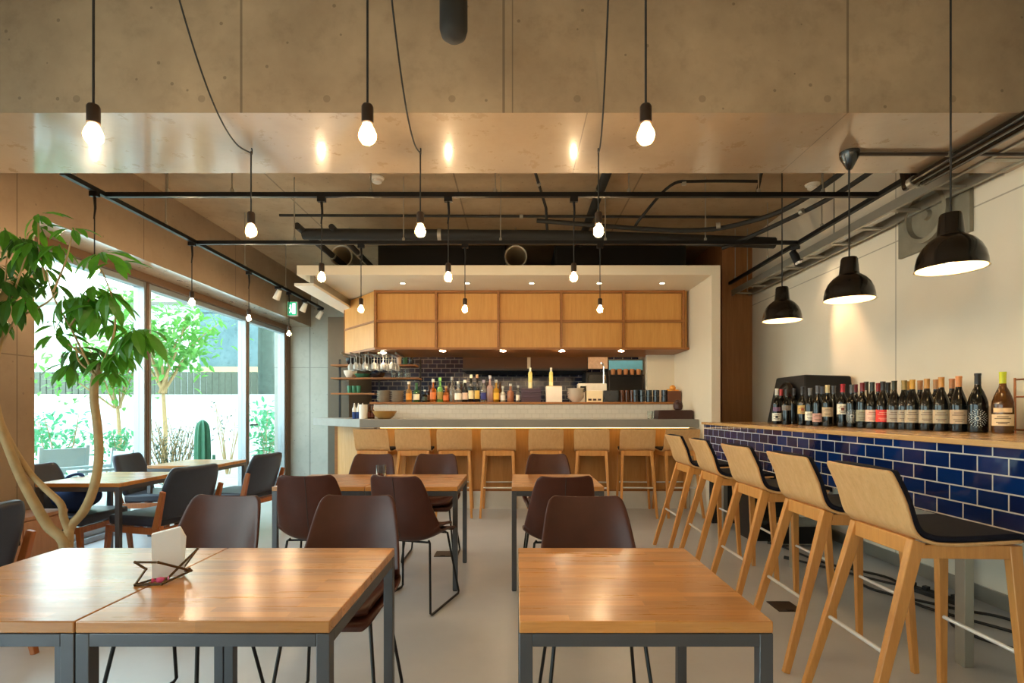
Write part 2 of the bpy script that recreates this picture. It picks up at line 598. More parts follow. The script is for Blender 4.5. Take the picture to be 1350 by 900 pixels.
window(1, 4.02, 5.82)
window(2, 5.82, 7.98)
window(1, 7.98, 9.3, door=True)
window(3, YB, -2.3)
window(4, -2.3, .1)
window(5, .1, 2.55)
for k, (a, b) in enumerate(((4.02, 9.43), (YB, 2.55))):
    struct(MB().box(XW - .08, XW + .1, a, b, 2.64, ZB), 'trim_%d' % (3 + 2 * k), M['brown_frame'], bevel=.004)
    struct(MB().box(XW - .1, XW + .1, a, b, 0, .05), 'trim_%d' % (4 + 2 * k), M['alu'], bevel=.004)
struct(MB().box(XW - .07, XW + .09, 9.3, 9.43, 0, 2.64), 'trim_7', M['brown_frame'], bevel=.004)

# ------------------------------------------------------------------ outdoors
M['paving'] = concrete('terrace_paving', (176, 176, 168), (192, 192, 184), .8, [('Y', 6, .01), ('Y', 8, .01), ('Y', 10, .01), ('X', -6, .01), ('X', -8, .01)])
M['render_white'] = flat('white_render', (222, 228, 230), .85, var=.02, nscale=2)
M['facade'] = concrete('speckled_facade', (82, 108, 114), (112, 138, 142), .8, [('Z', 4.35, .03)], None, .3, 1.0, .9, vscale=3.2)
M['fence'] = flat('fence_grey', (104, 110, 96), .8, var=.15)
struct(MB().box(-30, -4.3, -8, 30, -.12, -.02), 'terrace_ground', M['paving'], smooth=0)
struct(MB().box(-16, -4.4, 12, 12.2, -.02, 1.6), 'garden_wall', M['render_white'], smooth=0)
b = thing('building', 'blue-grey speckled building raised behind the white garden wall', 'building', (-8.6, 17, 0))
MB().box(-1.55, 2.6, 0, 4, 2.62, 6.5).build('upper_floor', M['facade'], b, smooth=0)
MB().box(-1.5, 2.5, .3, 3.9, -.02, 2.45).build('ground_floor', M['fence'], b, smooth=0)
MB().box(-1.65, 2.7, -.1, 4, 2.45, 2.62).build('ledge', flat('ledge_ochre', (196, 178, 130), .8), b)
b = thing('house', 'pale house with flat roof behind the garden tree', 'house', (-15, 20, 0))
MB().box(-4, 3.2, 0, 4, -.02, 5.2).build('wall', M['render_white'], b, smooth=0)
MB().box(-4.2, 3.4, -.6, 4, 5.2, 5.5).build('roof', M['galv'], b, smooth=0)
for k in range(3):
    MB().box(-3.4 + 2.1 * k, -2.1 + 2.1 * k, -.03, .05, 3.1, 4.4).build('window', M['galv'], b)
f = MB()
for k in range(60):
    f.box(-14 + k * .16, -13.87 + k * .16, 13.3, 13.34, 0, 2.2)
tag(f.build('slat_fence', M['fence'], smooth=0), 'grey slatted fence rising over the white garden wall', 'fence')


def leaf(mb, base, d, up, ln, wd, fold=.25, droop=.3):
    """one pointed leaf growing from base along d"""
    d, up = Vector(d).normalized(), Vector(up)
    s = d.cross(up).normalized()
    n = s.cross(d)
    rows = []
    for i, (t, w) in enumerate(((0, .06), (.2, .62), (.45, 1.0), (.7, .86), (.88, .45), (1, .02))):
        c = Vector(base) + d * ln * t - n * ln * droop * t * t
        rows.append([c - s * w * wd / 2 + n * w * wd * fold * .5, c, c + s * w * wd / 2 + n * w * wd * fold * .5])
    mb.grid(rows)


def bush(name, label, cat, loc, h, w, n, mat, ls=.09, stems=6, bare=.25, lw=.5, group=None, trunk=None, seed=1):
    rd = random.Random(seed)
    t = thing(name, label, cat, loc, group=group)
    sm, fm = MB(), MB()
    for k in range(stems):
        a = 2 * PI * k / stems + rd.uniform(-.3, .3)
        tip = Vector((math.cos(a) * w * rd.uniform(.25, .5), math.sin(a) * w * rd.uniform(.25, .5), h * rd.uniform(.7, 1)))
        base = Vector((rd.uniform(-.05, .05), rd.uniform(-.05, .05), 0 if trunk is None else trunk))
        mid = (base + tip) / 2 + Vector((rd.uniform(-.1, .1), rd.uniform(-.1, .1), .1)) * w
        pts = spline([base, mid, tip], 5)
        sm.tube(pts, .012 * max(1, h / 1.5), 5, .004)
        for j in range(n // stems):
            q = Vector(pts[int(rd.uniform(bare, 1) * (len(pts) - 1))]) + Vector((rd.gauss(0, 1), rd.gauss(0, 1), rd.gauss(0, 1))) * w * .11
            d = (rd.gauss(0, 1), rd.gauss(0, 1), rd.gauss(0, .7))
            leaf(fm, q, d, (rd.gauss(0, .3), rd.gauss(0, .3), 1), ls * rd.uniform(.7, 1.3), ls * lw)
    if trunk is not None:
        sm.tube([(0, 0, 0), (.05, 0, trunk * .5), (0, 0, trunk + .05)], .05, 8, .03)
    sm.build('stem', M['bark'], t)
    fm.build('foliage', mat, t, smooth=0)
    return t


M['leaf_out'] = leafmat('garden_leaf', (92, 142, 66), .4, 3)
M['leaf_grey'] = leafmat('sage_leaf', (62, 76, 58), .3, 3)
M['leaf_mint'] = leafmat('mint_leaf', (78, 146, 104), .4, 3)
bush('garden_tree', 'slender garden tree with light green leaves, tallest plant outside', 'tree', (XU(215, 10.5), 10.5, -.02), 3.6, 2.2, 900, M['leaf_out'], .17, 9, .35, .5, trunk=1.6, seed=3)
bush('garden_tree', 'leafy tree outside, partly hidden behind the tall indoor plant', 'tree', (XU(155, 11.2), 11.2, -.02), 2.8, 2.0, 700, M['leaf_out'], .16, 8, .4, .5, trunk=1.3, seed=5)
bush('shrub', 'wiry grey-green shrub left of the cactus', 'shrub', (XU(226, 8.0), 8.0, -.02), 1.12, .75, 900, M['leaf_grey'], .06, 30, .1, .26, seed=8)
bush('shrub', 'tall leafy shrub seen through the glass door', 'shrub', (XU(352, 10.3), 10.3, -.02), 1.5, .9, 420, M['leaf_mint'], .12, 7, .2, .5, seed=9)
bush('shrub', 'mint green shrub outside beside the curved indoor trunk, window mullion to its right', 'shrub', (XU(152, 8.2), 8.2, -.02), 1.3, .5, 220, M['leaf_mint'], .1, 5, .55, .45, seed=12)
bush('shrub', 'bright green shrub outside next to the concrete pillar', 'shrub', (XU(78, 7.6), 7.6, -.02), 1.25, .85, 330, M['leaf_mint'], .11, 7, .45, .45, seed=14)
bush('shrub', 'bare twiggy sapling against the white garden wall, right of the cactus', 'shrub', (XU(300, 10.5), 10.5, -.02), 1.6, .8, 60, M['leaf_grey'], .07, 7, .5, .4, seed=21)
m = MB()
n = 40
prof = [(.085, 0), (.1, .25), (.098, .7), (.085, .98), (.055, 1.08), (.01, 1.12)]
for i, (r, z) in enumerate(spline(prof, 5)):
    pass
pr = spline(prof, 5)
vs, fs = [], []
for r, z in pr:
    for k in range(n):
        rr = max(.003, r * (1 + .16 * math.cos(8 * 2 * PI * k / n)))
        vs.append((rr * math.cos(2 * PI * k / n), rr * math.sin(2 * PI * k / n), z))
for i in range(len(pr) - 1):
    fs += [(i * n + k, i * n + (k + 1) % n, (i + 1) * n + (k + 1) % n, (i + 1) * n + k) for k in range(n)]
fs.append(tuple(range((len(pr) - 1) * n, len(pr) * n)))
m.add(vs, fs)
m2 = MB().tube(spline([(.08, 0, .35), (.15, 0, .38), (.17, 0, .6)], 5), .035, 10, .02)
c = thing('cactus', 'upright ribbed green column cactus outside the window', 'cactus', (XU(267, 7.9), 7.9, -.02))
M['cactus'] = flat('cactus_green', (54, 112, 84), .6, var=.15)
m.build('stem', M['cactus'], c)
m2.build('side_shoot', M['cactus'], c)
t = thing('tree_trunk', 'dark rough tree trunk standing beyond the garden wall', 'tree', (XU(351, 13), 13, -.02))
m = MB()
m.tube(spline([(0, 0, 0), (.03, 0, 1.2), (-.03, .05, 2.6), (.02, 0, 5.0)], 6), .22, 14, .17)
m.build('trunk', flat('dark_bark', (70, 84, 76), .9, var=.35, nscale=10, bump=.6), t)
m = MB()
for k in range(380):
    a = random.uniform(0, 2 * PI)
    leaf(m, (math.cos(a) * random.uniform(.1, 1.2), math.sin(a) * random.uniform(.1, 1.2), random.uniform(4.0, 5.8)), (random.gauss(0, 1), random.gauss(0, 1), random.gauss(0, .6)), (0, 0, 1), .2, .1)
m.build('foliage', M['leaf_out'], t, smooth=0)


def patio_chair(name, label, loc, rz):
    t = thing(name, label, 'chair', loc, rz, 'patio chairs outside the window')
    mt = M['alu_pale']
    for sx in (-1, 1):
        MB().bar((sx * .25, .2, 0), (sx * .25, .2, .6), .04, .04).build('leg', mt, t)
        MB().bar((sx * .25, -.22, 0), (sx * .25, -.3, .82), .04, .04).build('leg', mt, t)
        MB().box(sx * .25 - .03, sx * .25 + .03, -.27, .24, .6, .63).build('armrest', mt, t)
    s = MB()
    for k in range(6):
        s.box(-.24, .24, -.22 + k * .075, -.16 + k * .075, .4, .42)
    s.build('seat', mt, t)
    s = MB()
    s.cbox((0, -.285, .66), (.48, .02, .26), rx=.1)
    s.build('backrest', mt, t)
    return t


M['alu_pale'] = flat('pale_grey_metal', (176, 190, 190), .5, .2, var=.03)
patio_chair('patio_chair', 'pale grey patio chair outside, behind the curved trunk', (XU(122, 5.9), 5.9, -.02), 2.6)
patio_chair('patio_chair', 'pale grey patio chair outside beside the concrete pillar', (XU(66, 6.7), 6.7, -.02), 1.2)

# ================================================================== TABLES
TW, TD, TH = .637, .71, .72


def make_table(name, label, loc, wd=TW, dp=TD, h=TH, wood_mat=None, steel=None):
    """origin at the middle of the footprint on the floor"""
    t = thing(name, label, 'table', loc)
    wm, st = wood_mat or M['table_wood'], steel or M['steel']
    x, y = wd / 2, dp / 2
    MB().box(-x, x, -y, y, h - .03, h).build('tabletop', wm, t, bevel=.003)
    a = MB()
    q = .034
    for s in (-1, 1):
        a.box(-x + q, x - q, s * y - (q if s > 0 else 0), s * y + (0 if s > 0 else q), h - .064, h - .031)
        a.box(s * x - (q if s > 0 else 0), s * x + (0 if s > 0 else q), -y + q, y - q, h - .064, h - .031)
    a.build('apron', st, t, bevel=.002)
    for sx in (-1, 1):
        for sy in (-1, 1):
            cx, cy = sx * (x - q / 2), sy * (y - q / 2)
            lg = MB().box(cx - q / 2, cx + q / 2, cy - q / 2, cy + q / 2, 0.006, h - .031).build('leg', st, t, bevel=.002)
            MB().box(cx - q / 2 + .003, cx + q / 2 - .003, cy - q / 2 + .003, cy + q / 2 - .003, 0, .006).build('foot_pad', M['black_matte'], lg)
    return t


T0 = make_table('dining_table', 'oak-topped table in the front row, standing alone right of the aisle', (.325, 1.685, 0))
YF, YM = 1.685, 4.01
dup(T0, (-.787, YF, 0), 0, 'oak-topped front table beside the aisle, right half of a pushed-together pair')
dup(T0, (-1.428, YF, 0), 0, 'oak-topped front table carrying part of the napkin wire stand, left half of the pair')
dup(T0, (-.725, YM, 0), 0, 'oak table in the second row with the glass of sweets on its left edge')
dup(T0, (-1.366, YM, 0), 0, 'oak table in the second row, end of the pair towards the window')
dup(T0, (.285, YM, 0), 0, 'lone oak table in the second row, between two brown chairs')
make_table('window_table', 'oak table by the window nearest the concrete pillar', (-3.29, 4.34, 0), .63, .73, .7)
make_table('window_table', 'oak table by the window near the glass door', (-3.32, 5.56, 0), .64, .66, .7)

# ================================================================== BROWN SHELL CHAIRS
# (y, z, half width, curl): front lip -> seat -> back
PROF = spline([(.235, .425, .165, .0), (.225, .452, .19, .005), (.13, .452, .205, .03), (0, .44, .222, .06), (-.11, .436, .228, .08), (-.175, .46, .226, .10),
               (-.21, .53, .218, .10), (-.232, .62, .208, .075), (-.252, .73, .192, .05), (-.268, .80, .178, .035), (-.276, .835, .165, .025), (-.280, .85, .14, .02)], 3)


def shell_rows(off=0.0, k0=0, k1=None, wscale=1.0, nt=15):
    rows = []
    P = PROF[k0:k1]
    for i, (y, z, w, c) in enumerate(P):
        a, b = P[max(i - 1, 0)], P[min(i + 1, len(P) - 1)]
        ty, tz = b[0] - a[0], b[1] - a[1]
        L = math.hypot(ty, tz) or 1
        ny, nz = tz / L, -ty / L                    # towards the sitter
        row = []
        for j in range(nt):
            u = -1 + 2 * j / (nt - 1)
            k = c * abs(u) ** 2.6 + off
            row.append((u * w * wscale, y + ny * k, z + nz * k))
        rows.append(row)
    return rows


def make_shell_chair(label):
    t = thing('shell_chair', label, 'chair')
    MB().grid(shell_rows()).build('shell', M['leather'], t, smooth=80, solid=.016, sub=1)
    MB().grid(shell_rows(.028, 4, 17, .86, 11)).build('seat_pad', M['leather'], t, smooth=80, solid=.018)
    MB().tube([(0, y - .012 * 0 + (-.0), z) for y, z, w, c in []] or [r[7] for r in shell_rows(-.015)[16:34]], .0035, 6).build('seam', M['seam'], t)
    for s in (-1, 1):
        pts = [(s * .15, .12, .44), (s * .165, .135, .43), (s * .213, .213, .02), (s * .215, .2, .009), (s * .215, -.2, .009), (s * .213, -.213, .02), (s * .165, -.125, .42), (s * .15, -.11, .43)]
        MB().tube(pts, .0075, 8).build('leg', M['black'], t)
    c = MB()
    c.tube([(-.16, .13, .432), (.16, .13, .432)], .007, 8)
    c.tube([(-.16, -.11, .42), (.16, -.11, .42)], .007, 8)
    c.build('crossbar', M['black'], t)
    return t


C0 = make_shell_chair('brown leather chair behind the lone front table, facing the camera')
C0.location, C0.rotation_euler[2] = (.318, 2.18, 0), PI
CG = 'brown leather shell chairs'
C0['group'] = CG
for x, y, rz, lb in (
        (-1.375, 2.2, PI - .12, 'brown leather chair behind the napkin wire stand, nearest the window'),
        (-.735, 2.2, PI + .0, 'brown leather chair behind the front pair of tables, on the aisle side'),
        (-1.295, 3.5, .05, 'brown leather chair seen from behind, at the window end of the second row pair'),
        (-.66, 3.47, -.3, 'brown leather chair seen from behind with its black sled legs out in the aisle'),
        (.26, 3.45, .12, 'brown leather chair seen from behind at the lone second row table'),
        (-1.285, 4.52, PI, 'brown leather chair across the second row pair, behind the glass of sweets'),
        (-.72, 4.52, PI, 'brown leather chair across the second row pair, on the aisle side'),
        (.28, 4.52, PI, 'brown leather chair across the lone second row table, facing the camera')):
    dup(C0, (x, y, 0), rz, lb, CG)

# ================================================================== LOUNGE CHAIRS BY THE WINDOW
def make_lounge(label):
    t = thing('lounge_chair', label, 'chair')
    w = M['lounge_wood']
    MB().box(-.25, .25, -.22, .27, .345, .425).build('seat', M['lounge_fabric'], t, bevel=.022, seg=3)
    b = MB()
    rows_f, rows_b = [], []
    prof = [(-.205, .40, .235), (-.225, .47, .245), (-.265, .60, .25), (-.305, .72, .24), (-.33, .79, .215), (-.337, .81, .19)]
    for y, z, hw in prof:
        rows_f.append([(hw * u, y + .03 * u * u, z) for u in (-1, -.7, -.35, 0, .35, .7, 1)])
    b.grid(rows_f)
    b.build('backrest', M['lounge_fabric'], t, smooth=80, solid=.055, sub=1)
    for s in (-1, 1):
        MB().bar((s * .25, .25, .345), (s * .262, .285, 0), .034, .044, .026, .03).build('leg', w, t, bevel=.004)
        q = MB()
        q.bar((s * .25, -.255, .36), (s * .262, -.345, 0), .034, .05, .026, .03)
        q.bar((s * .262, -.235, .34), (s * .27, -.315, .63), .028, .055, .024, .04)
        q.build('leg', w, t, bevel=.004)
        MB().bar((s * .25, .26, .318), (s * .25, -.25, .318), .03, .05).build('side_rail', w, t, bevel=.003)
    MB().box(-.235, .235, .23, .26, .295, .34).build('front_rail', w, t, bevel=.003)
    MB().box(-.235, .235, -.265, -.235, .295, .34).build('rear_rail', w, t, bevel=.003)
    return t


L0 = make_lounge('dark lounge chair on the aisle side of the window table nearest the pillar')
LG = 'dark lounge chairs at the window tables'
L0['group'] = LG
L0.location, L0.rotation_euler[2] = (-2.9, 4.36, 0), PI / 2 - .28
dup(L0, (-2.87, 5.5, 0), PI / 2 - .2, 'dark lounge chair on the aisle side of the window table near the glass door', LG)
dup(L0, (-3.62, 5.42, 0), -PI / 2 + .1, 'dark lounge chair with its back to the window pane, between the two window tables', LG)
dup(L0, (-3.62, 4.34, 0), -PI / 2, 'dark lounge chair by the concrete pillar with the navy bag on it', LG)
dup(L0, (-2.84, 2.5, 0), PI / 2 - .12, 'dark lounge chair cut by the left frame edge, in front of the low cabinet', LG)

bag = thing('bag', 'navy cloth bag slumped on the lounge chair by the pillar', 'bag', (-3.62, 4.36, .425))
m = MB()
rows = []
for i in range(9):
    a = PI * i / 8
    rows.append([(.19 * math.sin(a) ** .6 * math.cos(p) * (1 + .06 * math.sin(3 * p)), .14 * math.sin(a) ** .6 * math.sin(p), .11 - .11 * math.cos(a) + .02 * math.sin(2 * p + a)) for p in [2 * PI * k / 20 for k in range(21)]])
m.grid(rows)
M['bag'] = flat('navy_cloth', (38, 66, 124), .8, var=.15, bump=.3)
m.build('body', M['bag'], bag, smooth=80, sub=1)
MB().tube(spline([(-.1, 0, .2), (-.08, .02, .27), (.02, .03, .29), (.1, 0, .2)], 6), .012, 8).build('strap', M['bag'], bag)

# ================================================================== BAR STOOLS
def make_stool(label):
    t = thing('bar_stool', label, 'stool')
    prof = spline([(.205, .755, .185), (.19, .766, .195), (.08, .762, .2), (-.06, .757, .203), (-.15, .766, .205), (-.205, .80, .206), (-.24, .865, .206), (-.272, .94, .205), (-.30, 1.0, .203), (-.308, 1.018, .198), (-.311, 1.024, .185)], 4)
    rows, pad = [], []
    for i, (y, z, w) in enumerate(prof):
        a, b = prof[max(i - 1, 0)], prof[min(i + 1, len(prof) - 1)]
        L = math.hypot(b[0] - a[0], b[1] - a[1])
        ny, nz = (b[1] - a[1]) / L, -(b[0] - a[0]) / L
        rows.append([(w * u, y + .018 * u * u * (1 if ny > .5 else 0) * min(1, (z - .8) / .1), z) for u in (-1, -.98, -.6, -.2, .2, .6, .98, 1)])
        if 1 <= i < len(prof) - 1:
            pad.append([(w * .975 * u, y + ny * .002 + .018 * u * u * (1 if ny > .5 else 0) * min(1, (z - .8) / .1), z + nz * .002) for u in (-1, -.96, -.6, -.2, .2, .6, .96, 1)])
    MB().grid(rows).build('shell', M['stool_ply'], t, smooth=60, solid=.012)
    MB().grid(pad).build('seat_pad', M['navy_fabric'], t, smooth=60, solid=-.022)
    lw = M['stool_leg']
    for s in (-1, 1):
        MB().bar((s * .168, .18, .742), (s * .205, .215, 0), .034, .046, .026, .028).build('leg', lw, t, bevel=.003)
        MB().bar((s * .168, -.182, .76), (s * .205, -.40, 0), .034, .05, .026, .03).build('leg', lw, t, bevel=.003)
        MB().bar((s * .168, .17, .718), (s * .168, -.18, .722), .03, .052).build('side_rail', lw, t, bevel=.003)
    MB().bar((-.16, .18, .718), (.16, .18, .718), .052, .028, xdir=(0, 0, 1)).build('front_rail', lw, t, bevel=.003)
    MB().bar((-.16, -.19, .735), (.16, -.19, .735), .064, .028, xdir=(0, 0, 1)).build('rear_rail', lw, t, bevel=.003)
    for y, z in ((.198, .34), (-.302, .34)):
        MB().tube([(-.187, y, z), (.187, y, z)], .0085, 8).build('footrest', M['pale_steel'], t)
    return t


S0 = make_stool('oak bar stool nearest the camera, its navy seat under the wine counter')
SG = 'oak bar stools along the wine counter'
S0['group'] = SG
S0.location, S0.rotation_euler[2] = (1.68, 2.16, 0), -PI / 2
for y, rz, lb in ((2.73, .0, 'second oak bar stool from the camera along the wine counter'),
                  (3.38, .02, 'middle one of the five oak bar stools along the wine counter'),
                  (4.06, -.03, 'oak bar stool at the wine counter, second from the bar wall'),
                  (4.72, .02, 'oak bar stool at the wine counter, closest to the bar wall')):
    dup(S0, (1.68, y, 0), -PI / 2 + rz, lb, SG)
BG = 'oak bar stools along the concrete bar'
ords = ('at the window end of the concrete bar', 'second from the window end of the concrete bar',
        'third from the window end of the concrete bar', 'fourth from the window end, standing over the open aisle',
        'fifth from the window end, behind the lone second row table', 'sixth from the window end, turned slightly',
        'seventh from the window end, standing clear near the wine counter', 'at the bar wall end, partly hidden by the counter stools')
for u, rz, o in zip((490, 543, 597, 657, 720, 785, 844, 899), (-.05, .02, .06, 0, 0, -.16, -.1, .03), ords):
    dup(S0, (XU(u, 6.22), 6.5, 0), rz, 'oak bar stool ' + o, BG)

# ================================================================== WINE COUNTER
wc = thing('wine_counter', 'long blue-tiled high counter with oak top along the white wall', 'counter', (2.55, 3.4, 0))
def W(m, name, mat, par=wc, **kw):            # world-space mesh parented to wc
    o = m.build(name, mat, par, **kw)
    o.location = -Vector(par.location) if par.type == 'EMPTY' else (0, 0, 0)
    return o
W(MB().box(2.07, 3.03, .7, 5.95, 1.087, 1.115), 'countertop', M['counter_wood'], bevel=.003)
W(MB().box(2.1, 2.16, .75, 5.95, .73, 1.087), 'tiled_apron', M['blue_tile'], smooth=0)
W(MB().box(2.16, 3.0, 5.85, 5.95, 0, 1.087), 'end_panel', M['black_matte'])
for y in (1.1, 2.6, 4.2, 5.6):
    W(MB().box(2.17, 2.215, y - .03, y + .03, .0, 1.087), 'leg', M['galv'], bevel=.002)
    W(MB().box(2.96, 3.0, y + .95 - .025, y + .95 + .025, .0, 1.087) if y < 4.5 else MB().box(2.96, 3.0, 5.78, 5.82, 0, 1.087), 'leg', M['galv'], bevel=.002)
W(MB().box(2.2, 2.97, .8, 5.8, 1.05, 1.087), 'sub_frame', M['galv'])

# ================================================================== BAR
bar = thing('bar_counter', 'long bar with grey concrete top, oak front and angled window end', 'bar counter', (0, 6.8, 0))
def chamfer(off):                                # plan outline of the bar, set back by off
    return [(2.19, 6.39 + off), (-1.89 + off * .45, 6.39 + off), (-2.91 + off * .75, 7.59 + off * .65)]
a, b_ = chamfer(0), [(-2.52, 7.92), (-1.55, 6.86), (2.19, 6.86)]
W(MB().prism(a[::-1] + b_[::-1], 1.036, 1.136), 'countertop', M['bar_top'], bar, bevel=.004)
def wall_strip(off, z0, z1, th):
    p, q = chamfer(off), chamfer(off + th)
    return MB().prism(p[::-1] + q, z0, z1)
W(wall_strip(.36, .22, 1.036, .05), 'front_panel', M['bar_front'], bar, smooth=0)
W(wall_strip(.33, 0, .22, .08), 'plinth', M['plinth'], bar)
W(wall_strip(.335, .215, .24, .02), 'front_trim', M['ply_dark'], bar)
led = MB()
led.box(-1.7, 2.15, 6.62, 6.65, 1.023, 1.035)
W(led, 'light_strip', M['led'], bar)
led = wall_strip(.30, 1.018, 1.034, .02)
W(MB().bar((-1.79, 6.74, .56), (-1.79, 6.74, 1.03), .03, .03), 'corner_post', M['ply_dark'], bar)

W(MB().bar((-2.655, 7.84, 0), (-2.655, 7.84, 1.03), .045, .05), 'corner_post', M['ply_dark'], bar)
lg = thing('back_ledge', 'raised white-tiled ledge with oak cap behind the bar, holding the bottles', 'ledge', (0, 7.0, 0))
W(MB().box(-1.91, 2.06, 7.0, 7.06, 0, 1.325), 'tiled_front', M['white_tile'], lg, smooth=0)
W(MB().box(-1.93, 2.06, 6.97, 7.32, 1.325, 1.352), 'cap', M['ply_dark'], lg, bevel=.002)
W(MB().box(-1.91, 2.06, 7.06, 7.3, 0, 1.325), 'carcass', M['plinth'], lg)

hc = thing('hanging_cabinet', 'long oak cabinet of ten panels hanging over the bar', 'cabinet', (0, 6.75, 2.02))
zb, zt = 2.02, 2.768
W(MB().prism([(-1.76, 6.79), (2.18, 6.79), (2.18, 7.7), (-2.4, 7.7), (-2.4, 7.53)], zb + .02, zt), 'carcass', M['ply'], hc, smooth=0)
W(MB().prism([(-1.8, 6.74), (2.19, 6.74), (2.19, 7.72), (-2.45, 7.72), (-2.45, 7.5)], zb - .005, zb + .022), 'bottom_board', M['ply_dark'], hc)
us = (495, 575, 657, 740, 822, 901)
fr = MB()
for u in us:
    x = XU(u, 6.75)
    fr.box(x - .014, x + .014, 6.735, 6.79, zb + .02, zt)
fr.box(-1.79, 2.12, 6.745, 6.79, zt - .03, zt)
fr.box(-1.79, 2.12, 6.74, 6.79, 2.362, 2.391)
for t_ in (0, 1):
    fr.bar((-1.8 - .62 * t_, 6.755 + .74 * t_, zb + .02), (-1.8 - .62 * t_, 6.755 + .74 * t_, zt), .026, .026)
fr.bar((-1.8, 6.755, 2.377), (-2.42, 7.495, 2.377), .022, .024, xdir=(0, 0, 1))
W(fr, 'face_frame', M['ply_dark'], hc)
for i in range(5):
    x0, x1 = XU(us[i], 6.75) + .016, XU(us[i + 1], 6.75) - .016
    for z0, z1 in ((zb + .026, 2.362), (2.391, zt - .033)):
        W(MB().box(x0, x1, 6.778, 6.79, z0, z1), 'panel', M['ply'], hc)
for z0, z1 in ((zb + .026, 2.362), (2.391, zt - .01)):
    W(MB().bar((-2.11, 7.127, z0), (-2.11, 7.127, z1), .02, .93, xdir=(.74, .62, 0)), 'panel', M['ply'], hc)

def downlight(name, label, x, y, z, r=.032, ring=None, group=None):
    t = thing(name, label, 'light', (x, y, z), group=group)
    MB().lathe([(r * 1.35, 0), (r * 1.35, -.006), (r, -.008)], n=20).build('ring', ring or M['white_paint'], t)
    MB().lathe([(r * .95, -.0082), (r * .9, -.012), (.001, -.016)], n=20).build('lens', M['down_dim'] if 'ceiling' in name else M['down'], t)
    return t
for u, w in ((499, 'angled corner'), (583, 'window end'), (663, 'second panel seam'), (741, 'fourth panel'), (820, 'last panel')):
    downlight('cabinet_downlight', 'small round light under the oak cabinet by its ' + w, XU(u, 6.8), 6.85 if u > 500 else 7.05, zb - .005, .036, group='lights under the oak cabinet')
for u, w in ((531, 'over the first cabinet panel'), (616, 'over the second cabinet panel'), (701, 'over the third cabinet panel'), (790, 'over the fourth cabinet panel'), (873, 'over the last cabinet panel')):
    downlight('ceiling_downlight', 'tiny round light in the bar canopy ' + w, XU(u, 6.35), 6.35, 2.77, .03, M['galv'], 'lights in the bar canopy')

for x in (-1.9, -.7, .5, 1.5):  # lamps added out of sight behind the cabinet to brighten the kitchen
    downlight('added_kitchen_light', 'added unseen round light in the canopy behind the oak cabinet, brightening the kitchen', x, 8.1, 2.77, .06, group='added unseen kitchen lights behind the cabinet')
# --- kitchen behind
hood = thing('extractor_hood', 'wide brown extractor hood at the back of the kitchen', 'extractor hood', (0, 8.7, 1.9))
M['hood'] = flat('bronze_hood', (62, 40, 25), .4, .4, var=.05)
W(MB().box(-.85, 1.12, 8.4, 9.4, 1.9, 2.6), 'body', M['hood'], hood, bevel=.004)
W(MB().box(.17, .22, 8.385, 8.4, 1.9, 2.6), 'seam_strip', M['galv'], hood)
W(MB().box(-.86, 1.13, 8.38, 9.41, 1.87, 1.9), 'rim', M['black'], hood)
st = thing('cooking_range', 'dark stainless cooking range under the brown hood', 'stove', (0, 8.8, 0))
W(MB().box(-.85, 1.1, 8.5, 9.3, .0, .88), 'body', M['galv'], st)
W(MB().box(-.85, 1.1, 8.5, 9.3, .88, .93), 'hob', M['black'], st)
for k in range(4):
    W(MB().lathe([(.03, 0), (.034, .02), (.02, .03)], (-.6 + k * .48, 8.49, .75), 12, 'Y'), 'knob', M['black'], st)
for k, (x, r, h) in enumerate(((-.5, .14, .18), (.05, .12, .24), (.62, .15, .14))):
    p = thing('cooking_pot', ('wide', 'tall', 'shallow')[k] + ' steel pot standing on the kitchen range', 'pot', (x, 8.85, .93))
    MB().lathe([(r, 0), (r, h), (r * 1.03, h), (r * 1.03, h + .008), (r * .95, h + .01), (r * .95, .02), (.001, .02)], n=20).build('body', M['galv'], p)
    for s in (-1, 1):
        MB().tube([(s * r, -.04, h * .8), (s * (r + .05), -.03, h * .82), (s * (r + .05), .03, h * .82), (s * r, .04, h * .8)], .008, 6).build('handle', M['black'], p)
cab = thing('kitchen_cabinet', 'dark tall kitchen cabinet with blue stickers at its top', 'cabinet', (1.75, 8.6, 0))
W(MB().box(1.45, 2.0, 8.4, 9.0, 0, 2.05), 'body', flat('dark_cabinet', (46, 34, 30), .4, var=.1), cab, bevel=.004)
W(MB().box(1.46, 1.99, 8.385, 8.4, 1.88, 2.03), 'sticker', flat('sky_blue_print', (92, 168, 204), .5, var=.1), cab)
for k, z in enumerate((.4, .95, 1.4)):
    W(MB().box(1.47, 1.98, 8.38, 8.4, z, z + .4), 'door', M['black'], cab, bevel=.003)
for k in range(5):
    c = thing('paper_cup', 'brown paper cup in the row on the dark kitchen cabinet shelf', 'cup', (1.52 + k * .1, 8.36, 1.8), group='paper cups on the dark kitchen cabinet')
    MB().lathe([(.03, 0), (.038, .09), (.036, .09), (.028, .005), (.001, .005)], n=12).build('body', flat('kraft_paper', (168, 116, 72), .7) if k == 0 else bpy.data.materials['kraft_paper'], c)
W(MB().box(1.46, 1.99, 8.3, 8.4, 1.78, 1.8), 'shelf', M['black'], cab)
mk = thing('microwave_oven', 'dark oven unit between the brown hood and the tall dark cabinet', 'oven', (1.3, 8.6, 1.0))
W(MB().box(1.1, 1.44, 8.42, 8.9, 1.35, 1.85), 'body', M['black'], mk, bevel=.004)
W(MB().box(1.13, 1.36, 8.405, 8.42, 1.42, 1.8), 'window', M['black_gloss'], mk)
W(MB().tube([(1.4, 8.41, 1.42), (1.4, 8.39, 1.45), (1.4, 8.39, 1.77), (1.4, 8.41, 1.8)], .008, 6), 'handle', M['chrome'], mk)
